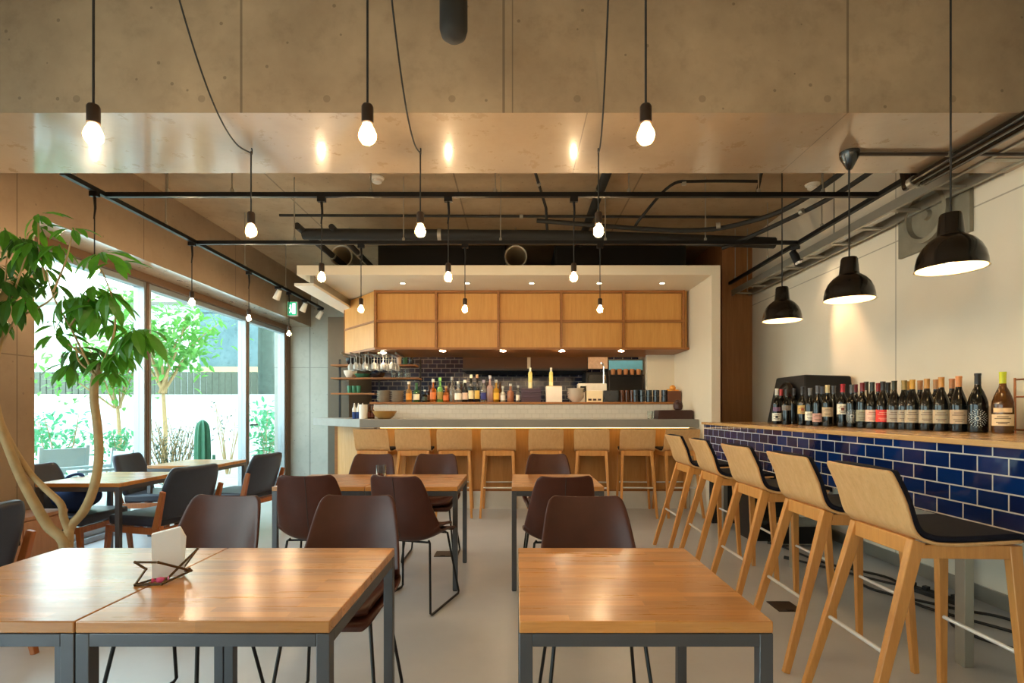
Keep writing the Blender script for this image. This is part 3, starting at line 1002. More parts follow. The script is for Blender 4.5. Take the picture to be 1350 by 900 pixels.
pan = thing('framed_board', 'pale menu board with brushed pattern beside the brown hood', 'board', (1.2, 8.4, 1.9))
W(MB().box(1.13, 1.44, 8.39, 8.41, 1.9, 2.14), 'panel', flat('brushed_panel', (176, 150, 126), .6, var=.2, nscale=30), pan)
W(MB().box(1.12, 1.45, 8.4, 8.42, 1.885, 2.15), 'frame', M['black'], pan)
sh = thing('wall_shelves', 'three oak shelves on dark posts at the window end of the kitchen', 'shelf', (-2.3, 8.0, 0))
for z, x0, x1 in ((1.9, -2.75, -2.42), (1.706, -2.75, -1.45), (1.478, -2.75, -2.1), (1.9, -1.85, -1.5)):
    W(MB().box(x0, x1, 7.85, 8.15, z, z + .022), 'shelf', M['ply_dark'], sh)
for x in (-2.7, -2.1, -1.47):
    W(MB().box(x - .012, x + .012, 8.1, 8.13, 0 if x < -2.5 else 1.03, 2.02), 'post', M['black'], sh)
cb = thing('back_counter', 'dark back counter under the kitchen shelves', 'counter', (-2.2, 8.1, 0))
W(MB().box(-2.45, -1.4, 7.9, 8.29, 0, 1.0), 'body', M['black_matte'], cb)
W(MB().box(-2.46, -1.38, 7.86, 8.29, 1.0, 1.03), 'top', M['galv'], cb)

# ================================================================== PENDANT BULBS
def make_bulb(label, loc, zcord, swag=None, clip=None, group=None):
    """origin at the bulb's centre; the cord rises to zcord (world)"""
    x, y, z = loc
    t = thing('pendant_bulb', label, 'pendant lamp', loc, group=group)
    r = .031
    MB().lathe([(.0135, .052), (.0145, .046), (.018, .034), (.027, .018), (.0315, .0), (.029, -.014), (.02, -.026), (.008, -.032), (.0005, -.033)][::-1], n=20).build('bulb', M['bulb_glass'], t)
    MB().lathe([(.001, -.022), (.010, -.018), (.0165, -.004), (.016, .008), (.009, .026), (.006, .04), (.001, .042)], n=14).build('filament', M['bulb'], t)
    MB().lathe([(.0175, .04), (.021, .044), (.021, .1), (.017, .108), (.005, .112)], n=16).build('socket', M['socket'], t)
    top = zcord - z
    if swag:
        sw = [tuple(Vector(p) - Vector(loc)) for p in swag]
        MB().tube([(0, 0, .11), (0, 0, top)], .0042, 6).build('cord', M['black_matte'], t)
        MB().tube(spline(sw, 8), .0042, 6).build('swag_cord', M['black_matte'], t)
        MB().tube([(0, 0, top + .03), (0, .012, top + .012), (0, .01, top - .012), (0, -.008, top - .015)], .004, 6).build('hook', M['black'], t)
    else:
        MB().tube([(0, 0, .11), (0, 0, top)], .0042, 6).build('cord', M['black_matte'], t)
    if clip:
        c = MB().box(-.03, .03, -.016, .016, top - .035, top)
        c.tube([(.0, 0, top - .03), (.006, 0, top - .12), (-.004, 0, top - .2)], .011, 6, .005)
        c.build('track_adapter', M['black'], t)
    return t


ZT = 2.85
cols = (-1.49, -.525, .455)
names = ('on the window side', 'in the middle', 'towards the wine counter')
for i, (x, nm) in enumerate(zip(cols, names)):
    make_bulb('bare bulb on a black cord in front of the concrete beam, ' + nm, (x, 1.87, 2.215), ZC, group='bulbs in front of the beam')
# swagged cords from the same ceiling points to hooks under the beam
sw_ends = ((-1.49 + .1, 1.87), (-.52, 1.87), (.35, 1.87))
for i, (x, nm) in enumerate(zip((-1.49, -.54, .46), names)):
    ex, ey = sw_ends[i]
    hook = (x, 2.98, ZB - .03)
    p0 = Vector((ex, ey, ZC))
    pts = []
    for k in range(7):
        s = k / 6
        q = p0.lerp(Vector(hook), s)
        zz = hook[2] + (ZC - hook[2]) * (1 - s) ** 2.2 - .14 * math.sin(PI * s) * s
        pts.append((q.x, q.y, zz))
    make_bulb('bare bulb on a swagged cord hooked under the beam, ' + nm, (x, 2.98, 2.25), ZB - .02, pts, group='bulbs on swagged cords')
for u, nm in ((424, 'window side'), (591, 'centre'), (756.5, 'counter side')):
    make_bulb('bare bulb clipped to the nearer ceiling track, ' + nm, (XU(u, 4), 4.0, ZV(366, 4)), ZT, clip=True, group='bulbs on the nearer cross track')
for u, nm in ((476, 'in front of the cabinet end'), (613, 'in front of the second cabinet panel'), (791, 'in front of the fourth cabinet panel')):
    make_bulb('bare bulb clipped to the farther ceiling track, ' + nm, (XU(u, 5.14), 5.14, ZV(408, 5.14)), ZT, clip=True, group='bulbs on the farther cross track')
for u, v, y, nm in ((125, 356, 3.9, 'among the leaves of the indoor tree'), (253, 399, 5.07, 'in front of the middle window pane'), (328, 420, 6.15, 'in front of the far window mullion'), (381, 440, 7.23, 'nearest the concrete end wall')):
    make_bulb('bare bulb on the window-side track, ' + nm, (-3.1, y, ZV(v, y)), ZT, clip=True, group='bulbs along the window track')
for x in (-1.5, .4, 2.0):  # unseen bulbs added to light surfaces facing the camera
    make_bulb('added unseen bare bulb on a black cord behind the camera', (x, -1.2, 2.22), ZC, group='added unseen bulbs behind the camera')
    make_bulb('added unseen bare bulb on a black cord behind the camera', (x, -3.0, 2.22), ZC, group='added unseen bulbs behind the camera')

# ------------------------------------------------------------------ tracks
def track(label, p0, p1, rods, w=.034):
    t = thing('lighting_track', label, 'lighting track', p0)
    o = Vector(p0)
    d = Vector(p1) - o
    MB().bar((0, 0, .017), tuple(d + Vector((0, 0, .017))), w, w, xdir=(0, 0, 1)).build('rail', M['black'], t)
    for f in rods:
        q = d * f
        MB().tube([(q.x, q.y, .03), (q.x, q.y, ZC - p0[2])], .005, 6).build('rod', M['galv'], t)
        MB().lathe([(.014, 0), (.014, .03), (.006, .036)], (q.x, q.y, .03), 10).build('rod_clamp', M['galv'], t)
    return t
def fr_(u, x0, x1, y):
    return (XU(u, y) - x0) / (x1 - x0)
x0, x1 = -3.1, 2.73
track('black lighting track crossing the ceiling just beyond the beam', (x0, 4.0, ZT), (x1, 4.0, ZT), [fr_(u, x0, x1, 4.0) for u in (221, 306, 489, 653, 829, 1000, 1085)])
track('black lighting track crossing the ceiling, second from the beam', (x0, 5.14, ZT), (x1, 5.14, ZT), [fr_(u, x0, x1, 5.14) for u in (388, 532, 660, 798, 930)])
track('black lighting track running along the window side', (x0, 3.62, ZT), (x0, 8.5, ZT), [.02, .22, .5, .72, .95])
track('black lighting track running above the wine counter', (x1, 3.38, ZT), (x1, 6.8, ZT), [.1, .4, .7, .95])

def spot(label, loc, rx, rz, body=None):
    t = thing('track_spotlight', label, 'spotlight', loc, rz, 'spotlights on the tracks')
    MB().box(-.016, .016, -.04, .04, -.03, 0).build('adapter', M['black'], t)
    MB().tube([(0, 0, -.03), (0, 0, -.07)], .008, 8).build('stem', M['black'], t)
    h = MB().lathe([(.001, .06), (.03, .06), (.036, .02), (.045, -.07), (.04, -.07), (.03, .0), (.001, .01)][::-1], n=18).build('head', body or M['white_paint'], t)
    h.location, h.rotation_euler = (0, 0, -.1), (rx, 0, 0)
    l = MB().lathe([(.001, -.03), (.034, -.034)], n=16).build('lens', M['down'], t)
    l.location, l.rotation_euler = (0, 0, -.1), (rx, 0, 0)
    return t
spot('white track spotlight on the window track, just left of the exit sign', (-3.1, 6.9, ZT), .5, 1.2)
spot('white track spotlight on the window track, just right of the exit sign', (-3.1, 7.75, ZT), .5, 1.2)
spot('white track spotlight on the window track, nearest the bar canopy', (-3.1, 8.38, ZT), .6, 1.4)
spot('black track spotlight above the wine counter, over the farthest dome pendant', (2.73, 5.2, ZT), -.5, .8, M['black'])

# ------------------------------------------------------------------ dome pendants
def dome(label, loc, ztop, canopy=None):
    x, y, z = loc
    t = thing('dome_pendant', label, 'pendant lamp', loc, group='black dome pendants over the wine counter')
    R, n = .142, 40
    zs = lambda q: [(r, zz * 1.13) for r, zz in q]
    out = [(R + .004, 0), (R, .004), (R * .985, .03), (R * .93, .062), (R * .82, .093), (R * .66, .118), (R * .48, .136), (R * .40, .142), (R * .385, .15), (R * .33, .225), (R * .29, .235), (.001, .238)]
    s = MB().open_lathe(zs(out), n=n)
    s.build('shade', M['black_gloss'], t, smooth=50)
    inn = [(R + .004, 0), (R * .975, .002), (R * .96, .03), (R * .9, .06), (R * .79, .09), (R * .63, .113), (R * .44, .13), (R * .3, .136), (.001, .136)]
    MB().open_lathe(zs(inn)[::-1], n=n).build('shade_lining', M['shade_in'], t, smooth=50)
    MB().lathe([(.0005, .028), (.018, .032), (.028, .05), (.03, .065), (.022, .09), (.014, .11), (.014, .15)], n=16).build('bulb', M['lamp'], t)
    if canopy:
        c = Vector(canopy) - Vector(loc)
        MB().tube(spline([(0, 0, .266), (0, 0, 2.85 - z), tuple(c - Vector((0, 0, .1)))], 5) if 0 else [(0, 0, .266), (0, 0, 2.9 - z), tuple(c + Vector((.015, .03, -.2))), tuple(c - Vector((0, 0, .09)))], .0045, 6).build('cord', M['black_matte'], t)
        MB().lathe([(.012, -.1), (.016, -.095), (.05, -.03), (.052, -.004), (.052, 0)], tuple(c), 20).build('canopy', M['black_gloss'], t)
    else:
        MB().tube([(0, 0, .266), (0, 0, ztop - z)], .0045, 6).build('cord', M['black_matte'], t)
        MB().lathe([(.012, -.1), (.016, -.095), (.05, -.03), (.052, -.004), (.052, 0)], (0, 0, ztop - z), 20).build('canopy', M['black_gloss'], t)
    return t
dome('black dome pendant hanging in front of the beam, largest of three', (2.085, 2.55, 1.925), ZC)
dome('black dome pendant over the wine counter, middle of three, with cone ceiling rose', (2.08, 3.32, 1.935), ZB, (1.9, 3.03, ZB))
dome('black dome pendant over the wine counter, smallest and farthest of three', (2.08, 4.16, 1.945), ZC)

# ------------------------------------------------------------------ ceiling services
def pipe(name, label, pts, r, mat, cat='pipe', n=10, bends=0):
    t = thing(name, label, cat, pts[0])
    q = [tuple(Vector(p) - Vector(pts[0])) for p in pts]
    MB().tube(spline(q, 6) if bends else q, r, n).build('run', mat, t)
    cl = MB()
    k = max(1, len(q) // 2)
    v = (Vector(q[k]) + Vector(q[k - 1])) / 2
    dd = (Vector(q[k]) - Vector(q[k - 1])).normalized() * .018
    cl.tube([tuple(v - dd), tuple(v + dd)], r + .006, n)
    cl.build('clamp', M['galv'], t)
    return t
pipe('black_duct', 'thick black duct crossing the ceiling above the bar canopy', [(-2.15, 5.35, 3.02), (.6, 5.35, 3.0), (2.6, 5.35, 2.93)], .055, M['black_matte'], 'duct')
pipe('black_pipe', 'thin black pipe crossing the ceiling above the thick duct', [(-2.5, 5.6, 3.3), (2.6, 5.6, 3.28)], .014, M['black_matte'])
pipe('black_duct', 'flat black duct running from the beam towards the bar, right of centre', [(.82, 3.35, 3.4), (.82, 7.0, 3.4)], .045, M['black_matte'], 'duct')
pipe('black_pipe', 'thin black pipe running from the beam near the middle of the ceiling', [(.115, 3.35, 3.46), (.115, 4.6, 3.46), (.3, 5.4, 3.3), (.32, 5.5, 3.05)], .014, M['black_matte'])
pipe('black_pipe', 'black drain pipe sloping to the spiral duct at the window end', [(-2.15, 5.2, 3.05), (-2.15, 7.2, 3.05)], .035, M['black_matte'])
pipe('black_pipe', 'short black pipe beside the spiral duct at the window end', [(-1.83, 5.25, 3.06), (-1.83, 7.0, 3.06)], .03, M['black_matte'])
pipe('cable_bundle', 'black cable bundle curving from the bar ceiling up to the wine counter track', [(.2, 5.25, 3.12), (1.6, 5.1, 2.97), (2.2, 4.9, 3.0), (2.42, 4.4, 3.02), (2.45, 3.4, 3.05)], .022, M['black_matte'], 'cable', bends=1)
pipe('cable_bundle', 'second black cable bundle running beside the wine counter track', [(2.05, 5.3, 2.86), (2.4, 5.0, 2.97), (2.6, 4.3, 3.0), (2.62, 3.4, 3.02)], .02, M['black_matte'], 'cable', bends=1)
pipe('black_conduit', 'black conduit arching over the near cross track by the smoke detector', [(1.9, 4.2, 2.95), (2.0, 4.25, 3.3), (2.1, 4.3, 3.46), (2.55, 4.3, 3.46), (2.65, 4.3, 3.2)], .012, M['black_matte'], 'conduit', bends=1)
pipe('black_conduit', 'black conduit bending down to the bar ceiling, right of the flat duct', [(2.3, 5.0, 3.4), (1.7, 5.0, 3.4), (1.45, 5.0, 3.36), (1.2, 5.1, 3.1), (1.15, 5.2, 3.02)], .014, M['black_matte'], 'conduit', bends=1)
pipe('black_pipe', 'glossy black pipe under the beam running along the wine counter side', [(2.5, .2, 2.69), (2.5, 3.3, 2.69), (2.5, 3.4, 2.68), (2.5, 3.42, 2.8), (2.5, 3.42, 3.3)], .03, M['black_gloss'])
pipe('black_pipe', 'second glossy black pipe beside the first one under the beam', [(2.58, .2, 2.694), (2.58, 3.36, 2.694), (2.58, 3.46, 2.72), (2.58, 3.48, 3.3)], .026, M['black_gloss'])
pipe('brown_conduit', 'thin brown conduit crossing the beam underside from the cone ceiling rose', [(1.95, 3.03, 2.708), (3.0, 3.03, 2.708)], .01, M['socket'], 'conduit')
tr = thing('cable_tray', 'galvanised cable tray running along the top of the white wall', 'cable tray', (2.86, 4, 2.7))
for x in (2.76, 2.98):
    W(MB().box(x - .012, x + .012, .5, 6.8, 2.71, 2.78), 'side_rail', M['galv'], tr)
for k in range(16):
    W(MB().box(2.76, 2.98, .7 + k * .4, .74 + k * .4, 2.715, 2.73), 'rung', M['galv'], tr)
for k in range(4):
    W(MB().tube([(2.87, 1.2 + k * 1.8, 2.72), (2.87, 1.2 + k * 1.8, ZC if not 2.6 < 1.2 + k * 1.8 < 3.35 else ZB)], .006, 6), 'hanger', M['galv'], tr)
# round spiral ducts over the canopy
for u, nm in ((450, 'window'), (680, 'middle')):
    x, y, z = at(u, 338, 6.25)
    d = thing('spiral_duct', 'open round duct end above the canopy, towards the ' + nm, 'duct', (x, y, z))
    w_ = MB()
    prof = []
    for k in range(30):
        prof += [(.122, k * .05), (.127, k * .05 + .02)]
    w_.open_lathe(prof)
    o = w_.build('pipe', M['galv'], d, solid=-.004)
    o.rotation_euler = (-PI / 2, 0, 0)
    o = MB().open_lathe([(.12, .01), (.118, 1.4), (.002, 1.4)]).build('lining', flat('duct_lining', (190, 168, 130), .8) if nm == 'window' else bpy.data.materials['duct_lining'], d)
    o.rotation_euler = (-PI / 2, 0, 0)
    o = MB().open_lathe([(.119, 0), (.133, -.004), (.133, .012), (.124, .014)]).build('flange', M['galv'], d)
    o.rotation_euler = (-PI / 2, 0, 0)
    MB().tube([(0, .3, .12), (0, .3, ZC - z)], .006, 6).build('hanger', M['galv'], d)
pb = thing('equipment_box', 'dark services box above the bar canopy between the round ducts', 'box', (-.9, 7.3, 2.885))
MB().box(-.9, .75, -.4, .5, 0, .5).build('body', M['black_matte'], pb)
MB().box(-.88, .73, -.41, -.4, .03, .47).build('cover', M['black'], pb)
pb = thing('equipment_box', 'dark services box above the bar canopy at the wine counter end', 'box', (1.1, 7.3, 2.885))
MB().box(-.6, 1.1, -.4, .5, 0, .5).build('body', M['black_matte'], pb)
MB().box(-.58, 1.08, -.41, -.4, .03, .47).build('cover', M['black'], pb)
for (u, v, y), nm in (((497, 237, 5.15), 'left of the middle swagged cord'), ((1071, 246, 5.3), 'near the wine counter track')):
    x = XU(u, y)
    s = thing('smoke_detector', 'white round smoke detector on the ceiling ' + nm, 'smoke detector', (x, y, ZC))
    MB().lathe([(.001, -.055), (.03, -.055), (.045, -.045), (.05, -.02), (.065, -.015), (.07, 0)], n=24).build('body', M['white_paint'], s)
    MB().lathe([(.034, -.052), (.036, -.046), (.048, -.032)], n=24).build('vent_ring', M['black'], s)
sp = thing('ceiling_speaker', 'black round-bottomed speaker hanging in front of the beam', 'speaker', (XU(598, 2.2), 2.2, 2.775))
MB().lathe([(.001, 0), (.03, .006), (.05, .022), (.058, .05), (.058, .2), (.05, .22), (.001, .222)], n=28).build('body', M['black_matte'], sp)
MB().tube([(0, 0, .22), (0, 0, ZC - 2.775)], .008, 8).build('rod', M['black'], sp)
vf = thing('wall_vent', 'square galvanised vent plate with round fan on the white wall', 'vent', (3.03, 3.87, 2.67))
W(MB().box(3.018, 3.049, 3.54, 4.2, 2.44, 2.9), 'plate', M['old_galv'], vf, bevel=.003)
W(MB().lathe([(.001, 0), (.19, .0), (.2, -.02), (.2, -.05), (.17, -.055), (.16, -.02), (.04, -.02), (.03, -.045), (.001, -.045)][::-1], (3.018, 3.87, 2.67), 32, 'X'), 'fan_ring', M['old_galv'], vf)
ex = thing('exit_sign', 'green exit sign on the window-side beam near the far corner', 'sign', (-3.64, 8.45, 2.74))
MB().box(0, .16, -.02, .02, 0, .23).build('housing', M['white_paint'], ex, bevel=.004)
MB().box(.012, .148, -.026, -.02, .012, .218).build('face', emit('sign_green', (.05, .8, .4), .35, (30, 150, 90)), ex)
g = MB()
g.box(.085, .13, -.029, -.0262, .03, .2)
g.cbox((.055, -.0278, .165), (.022, .003, .022))
g.bar((.055, -.0278, .15), (.06, -.0278, .09), .02, .003)
g.bar((.06, -.0278, .09), (.035, -.0278, .045), .012, .003)
g.bar((.06, -.0278, .09), (.078, -.0278, .05), .012, .003)
g.bar((.055, -.0278, .14), (.03, -.0278, .115), .01, .003)
g.build('pictogram', emit('sign_white', (.9, 1, .95), 1.0, (240, 250, 245)), ex)

# ================================================================== WINE BOTTLES ON THE COUNTER
M['wine_dark'] = flat('dark_wine_glass', (9, 10, 9), .05, var=.05, spec=.4)
M['wine_amber'] = glass('amber_glass', (120, 70, 20), .02, trans=.75)
M['clear_glass'] = glass('clear_glass', (238, 242, 236), .0)
M['stem_glass'] = glass('stemware_glass', (244, 244, 240), .05, trans=.55)  # milky white tone stands in for light caught in the hanging glasses
_pc = {}


def paper(c, rough=.6):
    if c not in _pc:
        _pc[c] = flat('paper_%d_%d_%d' % c, c, rough, var=.05, nscale=50)
    return _pc[c]


SHAPES = {
    'bordeaux': [(.030, 0), (.036, .004), (.0375, .02), (.0375, .185), (.035, .205), (.026, .225), (.0165, .24), (.0145, .255), (.0145, .318), (.0158, .32), (.0158, .328), (.0145, .33)],
    'burgundy': [(.034, 0), (.040, .004), (.0415, .02), (.0415, .15), (.040, .17), (.033, .2), (.024, .228), (.0175, .25), (.0150, .27), (.0145, .318), (.0158, .32), (.0158, .328), (.0145, .33)],
}


def arc(mb, r, z0, z1, a0, a1, n=16):
    rows = []
    for z in (z0, z1):
        rows.append([(r * math.cos(a0 + (a1 - a0) * k / n), r * math.sin(a0 + (a1 - a0) * k / n), z) for k in range(n + 1)])
    return mb.grid(rows)


def wine(label, u, shape='burgundy', body='wine_dark', lab=None, cap=(30, 26, 26), lz=(.05, .135), dx=0, h=.335, mandala=False, two=None, pr=(120, 100, 84), mark=None):
    X = 2.45 + (u - 1024) * .00104 + dx
    Y = X * 700 / (u - UX)
    t = thing('wine_bottle', label, 'bottle', (X, Y, 1.115), math.atan2(-Y, -X), 'wine bottles on the tiled counter')
    k = h / .33
    wk = k ** .5 * (1.16 if h > .345 and body != 'clear_glass' else 1.07)
    P = [(r * (wk if i < 7 else k ** .5), z * k) for i, (r, z) in enumerate(SHAPES[shape])]
    MB().lathe(P + [(.001, h)], n=28).build('glass', M[body], t, smooth=50)
    r0 = P[3][0]
    MB().open_lathe([(P[-4][0] + .0012, .268 * k), (P[-4][0] + .0008, .316 * k), (P[-2][0] + .0008, .32 * k), (P[-2][0] + .0008, h + .0006), (.0005, h + .001)], n=20).build('capsule', paper(cap, .4), t, smooth=50)
    if lab:
        m = arc(MB(), r0 + .0007, lz[0], lz[1], -1.25, 1.25)
        lb = m.build('label', paper(lab), t)
        q = MB()
        zz = lz[1] - lz[0]
        for f, w in ((.78, .5), (.62, .75), (.3, .6), (.18, .4)):
            arc(q, r0 + .0011, lz[0] + zz * f - .0022, lz[0] + zz * f + .0022, -w, w, 8)
        q.build('label_print', paper(pr), lb)
        if mark:
            q = MB()
            q.grid([[(r0 + .0014, -.011 + .022 * i, lz[0] + zz * .52 + .011 * (-1 + 2 * j)) for i in (0, .5, 1)] for j in (0, 1)])
            q.build('label_emblem', paper(mark), lb)
    if two:
        arc(MB(), r0 + .0007, two[0], two[1], -.9, .9).build('neck_label', paper(two[2]), t)
    if mandala:
        q = MB()
        def dot(a, z, s):
            arc(q, r0 + .0009, z - s, z + s, a - s / r0, a + s / r0, 3)
        for ring, (rad, cnt, s) in enumerate(((.011, 10, .0032), (.020, 10, .0026), (.029, 16, .0028), (.038, 18, .0028), (.046, 22, .0022))):
            for j in range(cnt):
                an = 2 * PI * (j + .5 * (ring % 2)) / cnt
                dot(rad * math.cos(an) / r0, .085 + rad * 1.1 * math.sin(an), s)
        q.build('silver_rosette', paper((186, 186, 180), .35), t)
    return t


CR, BE, GO = (232, 224, 206), (186, 172, 150), (196, 140, 70)
wine('amber wine bottle with lime yellow cap and cream label, last bottle towards the wire rack', 1322, body='wine_amber', lab=(226, 200, 160), cap=(206, 214, 40), lz=(.045, .11), two=(.12, .145, (226, 196, 150)), h=.35, pr=(80, 50, 30))
wine('black wine bottle with large silver rosette, beside the amber bottle', 1289, cap=(34, 28, 30), mandala=True, h=.35)
wine('dark wine bottle with copper cap and taupe label, beside the large rosette bottle', 1264, lab=(190, 168, 140), cap=(206, 138, 84), h=.34)
wine('dark wine bottle with gold cap and taupe label, second left of the large rosette bottle', 1241, lab=(178, 166, 142), cap=GO, h=.34)
wine('dark wine bottle with gold cap and taupe label, third left of the large rosette bottle', 1222, lab=(180, 168, 146), cap=GO)
wine('dark wine bottle with gold cap and taupe label, fourth left of the large rosette bottle', 1203, lab=(184, 170, 146), cap=(200, 150, 60))
wine('dark wine bottle with olive cap and taupe label, third right of the red label bottle', 1192, lab=(176, 164, 144), cap=(150, 126, 70), dx=.02)
wine('dark wine bottle with black-green cap and greyish label, just right of the red label bottle', 1179, lab=(170, 160, 148), cap=(54, 56, 40))
wine('dark wine bottle with bright red label', 1164, lab=(226, 60, 50), cap=(36, 32, 32), pr=(240, 160, 140))
wine('dark wine bottle with pale pink label, left of the red label bottle', 1150, lab=(232, 196, 176), cap=(34, 42, 40), pr=(190, 110, 100))
wine('dark wine bottle with grey-green label, two left of the red label bottle', 1137, shape='bordeaux', lab=(150, 150, 130), cap=(120, 24, 30))
wine('black wine bottle with small silver rosette, near the black monitor speaker', 1123, shape='bordeaux', cap=(90, 90, 92), mandala=True, h=.325)
wine('dark wine bottle with red cap and high white label with a brown dot', 1111, shape='bordeaux', lab=(236, 228, 208), cap=(176, 30, 44), lz=(.10, .18), mark=(110, 60, 50))
wine('dark wine bottle with cream cap and high beige label', 1091, shape='bordeaux', lab=(190, 170, 140), cap=(212, 196, 150), lz=(.08, .155))
wine('dark wine bottle with rose pink label, in front of the black monitor speaker', 1078, shape='bordeaux', lab=(206, 160, 148), cap=(90, 92, 100), lz=(.035, .105))
wine('slim dark wine bottle with narrow white label, left of the rose pink label', 1068, shape='bordeaux', lab=(238, 232, 214), cap=(120, 120, 122), lz=(.045, .12), h=.32)
wine('dark wine bottle with gold patterned label', 1058, shape='bordeaux', lab=(206, 172, 104), cap=(48, 46, 50), lz=(.1, .175), mark=(150, 70, 40))
wine('plain dark wine bottle with small grey label, third from the bar wall end', 1037, shape='bordeaux', lab=(120, 116, 112), cap=(44, 40, 42), lz=(.13, .175), h=.32)
wine('dark wine bottle with white cap and white label with black dot, nearest the bar wall', 1024, shape='bordeaux', lab=(234, 234, 220), cap=(214, 214, 208), lz=(.03, .105), two=(.12, .16, (120, 88, 120)), mark=(30, 30, 34))
for u, cap, nm in ((1030, (190, 60, 60), 'red cap behind the white-capped bottle'), (1047, (60, 56, 58), 'grey cap behind the gold patterned label bottle'), (1084, (86, 88, 100), 'pewter cap behind the beige label bottle'),
                   (1099, (76, 76, 84), 'slate cap between the beige and the white label bottles'), (1128, (110, 28, 36), 'maroon cap behind the small rosette bottle'),
                   (1158, (150, 40, 40), 'dull red cap behind the red label bottle'), (1171, (40, 36, 34), 'black cap behind the red label bottle'), (1199, (176, 128, 50), 'mustard cap in the second row, behind the taupe labels'),
                   (1213, (190, 130, 80), 'tan cap in the second row, behind the taupe labels'), (1234, (196, 140, 90), 'peach cap in the second row, behind the taupe labels'), (1255, (190, 128, 84), 'copper cap in the second row near the large rosette bottle')):
    wine('unlabelled dark wine bottle with ' + nm, u, shape='bordeaux', cap=cap, dx=.12, h=.335)
t = wine('clear empty wine bottle standing behind the pink label bottle', 1142, body='clear_glass', cap=(50, 44, 30), dx=.11, h=.35)

ms = thing('monitor_speaker', 'black wedge-shaped monitor speaker behind the wine bottles', 'speaker', (2.74, 5.0, 1.115), 0)
m = MB()
lo = [(2.62, 4.82), (3.0, 4.66), (3.03, 5.3), (2.60, 5.52)]
hi = [(2.66, 4.9), (3.0, 4.76), (3.02, 5.24), (2.66, 5.44)]
o = Vector(ms.location)
vs = [(x - o.x, y - o.y, 0) for x, y in lo] + [(x - o.x, y - o.y, .46 + (.0 if i in (0, 3) else -.02)) for i, (x, y) in enumerate(hi)]
m.add(vs, [(3, 2, 1, 0), (4, 5, 6, 7), (0, 1, 5, 4), (1, 2, 6, 5), (2, 3, 7, 6), (3, 0, 4, 7)])
m.build('cabinet', M['black'], ms, bevel=.012)
o2 = MB().lathe([(.17, 0), (.175, .012), (.16, .018), (.14, .008), (.05, .002), (.03, .014), (.001, .018)], n=32).build('woofer', M['black_gloss'], ms)
o2.location = (-.118, .16, .23)
o2.rotation_euler = (0, -PI / 2 + .08, 0)
wr = thing('wire_rack', 'copper wire rack at the end of the wine bottles, cut by the frame edge', 'rack', (2.965, 3.11, 1.115))
m = MB()
for y in (-.35, -.02):
    for x in (-.065, .065):
        m.tube([(x, y, 0), (x, y, .32)], .006, 8)
for z in (.31, .21, .02):
    m.tube([(-.065, -.35, z), (-.065, -.02, z), (.065, -.02, z), (.065, -.35, z), (-.065, -.35, z)], .005, 8)
m.build('frame', flat('copper_wire', (178, 112, 72), .3, .8), wr)
MB().box(-.06, .06, -.34, -.03, .012, .016).build('tray', M['galv'], wr)
for k, yy in enumerate((-.1, -.26)):
    j = thing('glass_jar', ('glass jar of red sweets in the copper wire rack, nearest the amber bottle', 'glass jar of red sweets in the copper wire rack, at the frame edge')[k], 'jar', (2.965, 3.11 + yy, 1.131))
    MB().lathe([(.05, 0), (.058, .01), (.058, .12), (.045, .14), (.043, .14), (.054, .118), (.054, .012), (.001, .008)], n=24).build('body', M['clear_glass'], j)
    m = MB()
    for q in range(26):
        a, r = random.uniform(0, 6.28), .043 * math.sqrt(random.random())
        m.ball((r * math.cos(a), r * math.sin(a), .02 + random.random() * .05), .010, 8, 6)
    m.build('sweets', flat('red_sweets', (196, 50, 50), .4) if k == 0 else bpy.data.materials['red_sweets'], j)

# ================================================================== BOTTLES AND WARE ON THE BACK LEDGE
LZ = 1.352


def spirit(label, u, vtop, r, body, cap, lab=None, neck=.35, sh=.18, fill=None, y=7.1, z=LZ):
    h = ZV(vtop, y) - z
    X = XU(u, y)
    t = thing('liquor_bottle', label, 'bottle', (X, y, z), math.atan2(-y, -X), 'liquor bottles on the back ledge')
    n0 = h * (1 - neck)
    nr = min(.016, r * .42)
    MB().lathe([(r * .9, 0), (r, .006), (r, n0 * (1 - sh)), (r * .8, n0 * (1 - sh * .35)), (nr, n0), (nr * .9, h * .96), (nr * 1.1, h * .965), (nr * 1.1, h - .002), (.001, h)], n=16).build('glass', body, t, smooth=50)
    MB().lathe([(nr * 1.15, h * .88), (nr * 1.25, h * .89), (nr * 1.25, h + .004), (.001, h + .005)], n=12).build('cap', paper(cap), t)
    if lab:
        arc(MB(), r + .0008, n0 * .18, n0 * .66, -1.2, 1.2, 10).build('label', paper(lab), t)
    return t


def tint(n, c, tr=.6):
    k = 'g_' + n
    if k not in M:
        M[k] = glass(n + '_glass', c, .03, trans=tr)
    return M[k]


